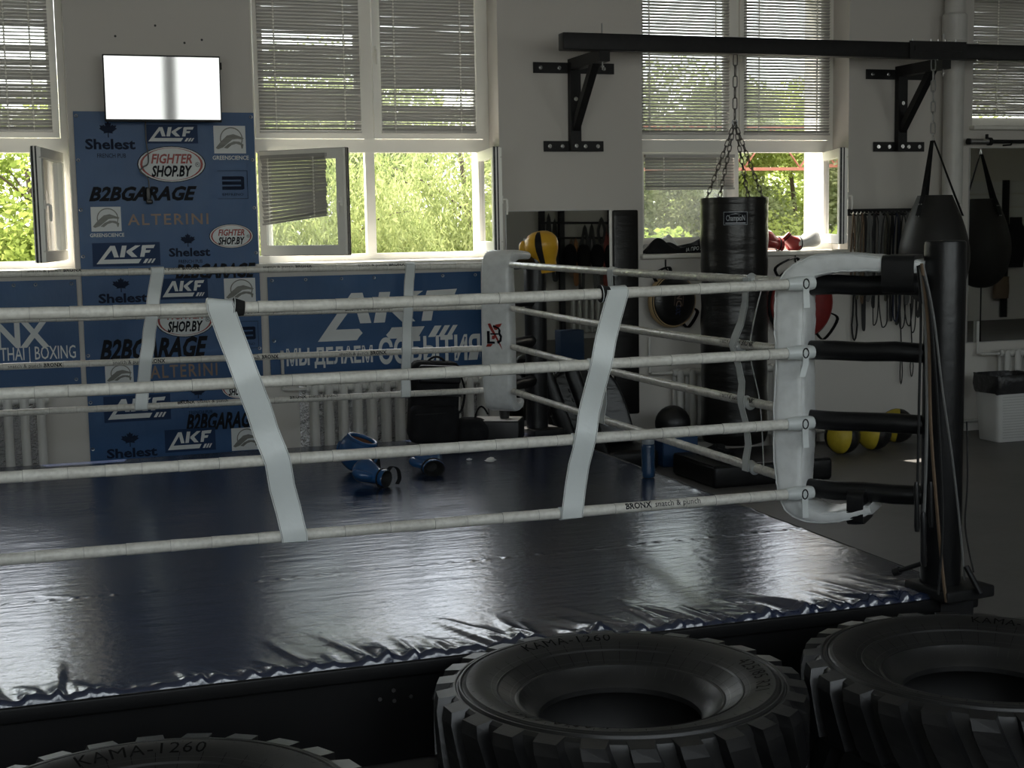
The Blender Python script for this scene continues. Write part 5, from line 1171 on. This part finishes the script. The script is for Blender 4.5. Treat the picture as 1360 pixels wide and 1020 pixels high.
# ---- rail of resistance bands and ropes ------------------------------------
rail = thing('band_rail', (7.16, YW, 1.95), 'dark wall rail with hooks under the bracket holding bands and ropes', 'rail')
MB().rbox((7.17, YW-.02, 2.015), (.72, .03, .06), .006).build('board', 'black_metal', rail)
HX = [6.845+.0385*k for k in range(18)]
for x in HX: b = MB(); b.tube([(x, YW-.03, 2.01), (x, YW-.075, 2.0), (x, YW-.085, 2.02)], .004, 5); b.build('hook', 'steel', rail)
spec = [('rope', 'band_brown', 1.30, .030), ('rope', 'band_olive', 1.26, .028), ('rope', 'band_brown', 1.22, .026), ('band', 'band_black', .98, .022), ('band', 'band_grey', 1.24, .032), ('band', 'band_black', 1.18, .020), ('rope', 'band_black', 1.02, .05), ('band', 'band_grey', 1.30, .036), ('rope', 'band_black', 1.0, .075), ('band', 'band_olive', 1.24, .030),
        ('band', 'band_black', 1.06, .022), ('rope', 'band_blue', 1.05, .055), ('band', 'band_black', 1.02, .03), ('rope', 'band_black', .98, .06), ('band', 'band_grey', 1.2, .026), ('rope', 'band_black', 1.0, .06), ('rope', 'band_black', .94, .05), ('band', 'band_black', 1.08, .028)]
cn = {'band_brown': 'brown', 'band_olive': 'olive', 'band_black': 'black', 'band_grey': 'grey', 'band_blue': 'dark blue'}
ordn = ['first', 'second', 'third', 'fourth', 'fifth', 'sixth', 'seventh', 'eighth', 'ninth', 'tenth', 'eleventh', 'twelfth', 'thirteenth', 'fourteenth', 'fifteenth', 'sixteenth', 'seventeenth', 'last']
for k, ((kind, mt, zb_, w), x) in enumerate(zip(spec, HX)):
    y = YW-.083-.012*(k % 3); zt_ = 2.005; r_ = random.Random(k); j = lambda s_: r_.uniform(-s_, s_)
    loop = [(x, y, zt_), (x+w*.35, y-.01, zt_-.10), (x+w*.5+j(.01), y+j(.012), (zt_*.6+zb_*.4)), (x+w*.55+j(.01), y+j(.012), zb_+.22), (x+w*.4, y, zb_+.05), (x+j(.01), y, zb_), (x-w*.4, y, zb_+.05), (x-w*.55+j(.01), y+j(.012), zb_+.25), (x-w*.5+j(.01), y+j(.012), (zt_*.6+zb_*.4)), (x-w*.35, y-.01, zt_-.10), (x, y, zt_)]
    path = smooth_path(loop, 5)[:-1]; b = MB()
    if kind == 'rope': b.tube(path, .0075 if mt in ('band_brown', 'band_olive') else .0055, 6, closed=True)
    else: b.tube(path, .0035, 6, closed=True, flat=3.4 if mt == 'band_black' else 4.2, up=(0, 1, 0))
    o = b.build('hanging_band' if kind == 'band' else 'hanging_rope', mt)
    tag(o, f'{cn[mt]} {"resistance band" if kind == "band" else "looped rope"} on the wall rail, {ordn[k]} hook from the window', 'band' if kind == 'band' else 'rope', 'bands and ropes on the wall rail')
# ropes with clips hanging lower on the wall
for k, (px, y0, y1, w) in enumerate(((1135, 385, 452, .03), (1197, 455, 510, .014), (1211, 455, 500, .018))):
    a, c = AY(px, y0, YW-.05), AY(px, y1, YW-.05); b = MB(); n = 16
    b.tube([Vector(((a.x+c.x)/2+w*math.cos(2*math.pi*i/n)*(1 if math.sin(2*math.pi*i/n) < 0 else .6), YW-.05, (a.z+c.z)/2+(a.z-c.z)/2*math.sin(2*math.pi*i/n))) for i in range(n)], .009 if k == 0 else .005, 6, closed=True)
    b.tube([a, Vector((a.x, YW-.02, a.z+(.5 if k == 0 else .35)))], .006, 6)
    tag(b.build('strap_loop', 'band_black'), ('thick black strap loop hanging on the wall right of the red shield', 'slim black rope loop hanging below the second turnbuckle', 'small black rope loop hanging against the near post')[k], 'strap', 'strap loops on the wall')

# ---- window sill things -----------------------------------------------------
def cloth(label, x0, x1, y0, y1, z, hgt, name, matn, seed, text=None):
    r_ = random.Random(seed); n1, n2 = 46, 18; ph = [r_.uniform(0, 6) for _ in range(6)]; vs = []; top = lambda u, v: hgt*(1-(2*u-1)**6)*(1-(2*v-1)**4)**.6*(.62+.25*math.sin(5*u+ph[0]+2*v)+.14*math.sin(11*u+ph[1]-4*v)+.08*math.sin(19*u+7*v+ph[2]))
    for j in range(n2+1):
        for i in range(n1+1):
            u, v = i/n1, j/n2; sh = .03*math.sin(4*u+ph[3]); vs.append((x0+(x1-x0)*u, y0+(y1-y0)*v+sh*(1-v)*.4, z+max(top(u, v), .004)))
    n0 = len(vs); vs += [(x, y, z) for x, y, _ in vs]; w = n1+1; fs = []
    for j in range(n2):
        for i in range(n1): q_ = (j*w+i, j*w+i+1, (j+1)*w+i+1, (j+1)*w+i); fs += [q_, tuple(n0+k for k in reversed(q_))]
    for i in range(n1): fs += [(i, n0+i, n0+i+1, i+1)]
    t = thing(name, ((x0+x1)/2, (y0+y1)/2, z), label, 'shirt'); MB().add(vs, fs, 0, True).build('cloth', matn, t, sharp=75)
    if text:
        vv, ff = text_geo(text, .02, .15, 1.0); s_ = .30/vv[:, 0].max(); b = MB(); b.add([(x0+.36+x*s_, y0-.012-.002*math.sin(x*9), z+.012+y*.030+.014*math.sin(x*s_*9)) for x, y in vv], ff); b.build('print', 'print_white', t)
SZ = 1.697
cloth('crumpled black shirt with white lettering on the window sill', 4.90, 5.60, 10.92, 11.05, SZ, .16, 'folded_shirt', 'black_fabric', 4, 'IA ПРО 2АТІ РПЕ')
cloth('pale blue cloth showing behind the black shirt on the sill', 4.93, 5.30, 11.06, 11.19, SZ, .15, 'folded_towel', 'paper_white', 9)
gS = 'gloves drying on the window sill'
p = AY(1036, 334, 10.98); glove('red and black boxing glove lying on the window sill beside the heavy bag', (p.x+.02, 10.98, SZ+.062), (-.95, .1, .1), (0, -.3, 1), .95, ('red_leather', 'lining_dark', 'black_fabric'), gS, stripe='print_white')
p = AY(1050, 330, 10.96); glove('red glove with black strap standing open on the window sill', (p.x-.02, 11.02, SZ+.13), (.5, -.2, -.55), (.5, .5, .6), .72, ('red_leather', 'paper_white', 'black_fabric'), gS)
p = AY(1070, 330, 10.98); glove('white and dark grey boxing glove on the window sill by the open casement', (p.x-.09, 11.0, SZ+.068), (.98, -.1, .05), (0, 0, 1), .95, ('paper_white', 'lining_dark', 'black_rubber'), gS)

# ---- waste bin ------------------------------------------------------------------
bc = Vector((AZ(1330, 588, 0).x+.14, 10.36, 0)); wbn = thing('waste_bin', bc, 'white perforated plastic waste bin with a black liner', 'bin')
def rr(z, hx, hy, r): return [bc+Vector((qx*(hx-r)+r*math.cos(R(a0+30*k)), qy*(hy-r)+r*math.sin(R(a0+30*k)), z)) for qx, qy, a0 in ((1, 1, 0), (-1, 1, 90), (-1, -1, 180), (1, -1, 270)) for k in range(4)]
MB().sweep(None, [rr(.002, .17, .14, .035), rr(.01, .175, .145, .04), rr(.20, .19, .155, .045), rr(.44, .207, .17, .05)]).build('tub', 'plastic_white', wbn)
b = MB()
for iz in range(16):
    for ix in range(22):
        z = .04+.024*iz; hx = .175+.032*z/.44; hy = .145+.025*z/.44; x = -hx+.05+(2*hx-.1)*ix/21+(.0065 if iz % 2 else 0)
        if abs(x) < hx-.045: b.poly([bc+Vector((x+dx_, -hy-.0012, z+dz_)) for dx_, dz_ in ((-.0035, 0), (0, -.0035), (.0035, 0), (0, .0035))])
o = b.build('perforation', 'band_grey', wbn); o['kind'] = 'stuff'
secs = [rr(z, hx+random.uniform(-.004, .006), hy+random.uniform(-.004, .006), .05) for z, hx, hy in ((.425, .214, .178), (.45, .219, .182), (.50, .222, .186), (.55, .226, .188), (.58, .222, .186), (.585, .205, .17), (.54, .195, .16), (.40, .18, .15))]
for s_ in secs:
    for i in range(len(s_)): s_[i] = s_[i]+Vector((random.gauss(0, .003), random.gauss(0, .003), random.gauss(0, .006)))
MB().sweep(None, secs).build('liner', 'bin_liner', wbn)

# ---- barbell on the wall -----------------------------------------------------------
z = AY(1330, 188, 10.85).z; x0 = AY(1285, 188, 10.85).x; bb_ = thing('barbell', (x0+1, 10.85, z), 'barbell bar resting on wall hooks above the mirror', 'barbell')
MB().cyl((x0+.02, 10.85, z), (x0+.22, 10.85, z), .025, n=16).build('sleeve', 'steel', bb_); MB().cyl((x0, 10.85, z), (x0+.022, 10.85, z), .028, n=16).build('end_cap', 'black_rubber', bb_)
b = MB(); b.cyl((x0+.22, 10.85, z), (x0+.25, 10.85, z), .036, n=16); b.box((x0+.205, 10.85, z+.04), (.02, .02, .05)); b.build('collar', 'black_metal', bb_)
MB().cyl((x0+.25, 10.85, z), (x0+1.9, 10.85, z), .017, n=14).build('bar', 'black_metal', bb_)
for x in (x0+.45, x0+1.5): b = MB(); b.tube([(x, YW, z-.03), (x, 10.83, z-.03), (x, 10.80, z+.01)], .008, 6); b.build('wall_hook', 'black_metal', bb_)

# ================================================================== REAR SIDE, SEEN IN THE MIRRORS
VY = 2*YW-YR-.12
def RV(px, py): p_ = AY(px, py, VY); return Vector((p_.x, YR+.12, p_.z))
rk = thing('gear_rack', (RV(765, 400).x, YR, 0), 'black gear rack with bars reflected in the wall mirror', 'rack')
for px in (720, 746, 812): p = RV(px, 300); MB().box((p.x, YR+.08, 1.25), (.09, .09, 2.5)).build('upright', 'black_metal', rk)
for py in (296, 316): a, c = RV(716, py), RV(845, py); MB().cyl(a, c, .018, n=8).build('bar', 'black_metal', rk)
hang = [('black', 'band_black', 727, 285, 350, .05), ('black', 'band_black', 735, 292, 372, .07), ('orange', 'band_orange', 763, 318, 378, .05), ('black', 'band_black', 775, 300, 350, .09), ('brown', 'band_brown', 757, 318, 366, .04), ('black', 'band_black', 784, 298, 362, .08), ('black', 'band_black', 797, 290, 322, .10), ('red', 'band_red', 803, 308, 388, .05), ('red', 'band_red', 809, 306, 384, .05), ('grey', 'band_grey', 790, 330, 385, .05), ('black', 'band_black', 822, 300, 390, .10), ('black', 'band_black', 770, 318, 392, .06)]
for k, (cnm, mt, px, y0, y1, w) in enumerate(hang):
    a, c = RV(px, y0), RV(px, y1); y = YR+.16; b = MB(); mid = (a.z+c.z)/2
    b.tube(smooth_path([(a.x, y, a.z), (a.x+w*.6, y, mid), (a.x+w*.4, y, c.z+.06), (a.x, y, c.z), (a.x-w*.4, y, c.z+.06), (a.x-w*.6, y, mid), (a.x, y, a.z)], 5)[:-1], .012, 6, closed=True, flat=2.5, up=(0, 1, 0))
    tag(b.build('hanging_band', mt), f'{cnm} training band on the rack reflected in the mirror, {ordn[k]} from the far corner post', 'band', 'bands on the reflected rack')
for k in range(4):
    p = RV(755+18*k, 330); b = MB(); n1 = 14
    b.lathe([(max(q_.x, 0), q_.y) for q_ in smooth_path([(0, -.34-.06*k, 0), (.10, -.30, 0), (.13, -.12, 0), (.08, .04, 0), (0, .08, 0)], 3)], p+Vector((0, .06, 0)), n1, sx=1, sy=.6); tag(b.build('gear_pouch', 'black_fabric'), f'dark gear pouch on the reflected rack, {ordn[k]} from the far corner post', 'pouch', 'pouches on the reflected rack')
def rear_radiator(label, x0, n):
    y = YR+.13; t = thing('radiator', (x0+n*.0568, y, .1), label, 'radiator', 'white cast iron radiators'); me = bpy.data.meshes['radiator_section']
    for k in range(n): inst('radiator_section', me, t, (x0+.1136*(k+.5), y, .1))
rear_radiator('white radiator of the opposite wall seen in the wall mirror', 8.72, 6)
b = MB().rbox((RV(757, 460).x*.845, 2.7, .22), (.36, .25, .44), .01); tag(b.build('foam_block', 'blue_plastic'), 'blue foam block standing across the room, seen in the wall mirror', 'block')
# reflected jackets and slatted panel beyond the teardrop bag
sp_ = thing('slatted_panel', (17.5, YR, 1.6), 'grey slatted wall panel of the opposite wall seen in the right mirror', 'panel')
a, c = RV(1292, 240), RV(1362, 310)
for k in range(4): MB().rbox(((a.x+c.x)/2, YR+.02, c.z+(a.z-c.z)*(k+.5)/4), (c.x-a.x+.6, .03, (a.z-c.z)/4-.03), .006).build('slat', 'plaster_low', sp_)
MB().box((RV(1337, 300).x, YR+.06, 1.35), (.14, .04, 2.6)).build('upright', 'black_metal', sp_)
for k, (px, w, z0_, z1_, mt, lab) in enumerate(((1306, .19, 1.0, 1.95, 'black_fabric', 'black jacket hanging on the opposite wall, nearest the bag reflection'), (1324, .15, .85, 1.85, 'band_olive', 'olive jacket hanging on the opposite wall in the right mirror'), (1346, .20, 1.0, 1.95, 'black_fabric', 'black jacket hanging on the opposite wall at the picture edge'), (1328, .16, .42, .83, 'band_brown', 'brown woven basket on the opposite wall in the right mirror'))):
    x = RV(px, 330).x; b = MB(); secs = []
    for j in range(9):
        f = j/8; z = z0_+(z1_-z0_)*f; ww = w*(1.0 if mt == 'band_brown' else (.85+.25*math.sin(f*2.6))*(1 if f < .85 else .55)); secs.append([Vector((x+ww*math.cos(2*math.pi*i/18)*(1+.06*math.sin(5*i+j)), YR+.16+.10*math.sin(2*math.pi*i/18)*(1+.2*math.sin(7*i)), z)) for i in range(18)])
    b.sweep(None, secs); tag(b.build('jacket' if mt != 'band_brown' else 'basket', mt), lab, 'jacket' if mt != 'band_brown' else 'basket')
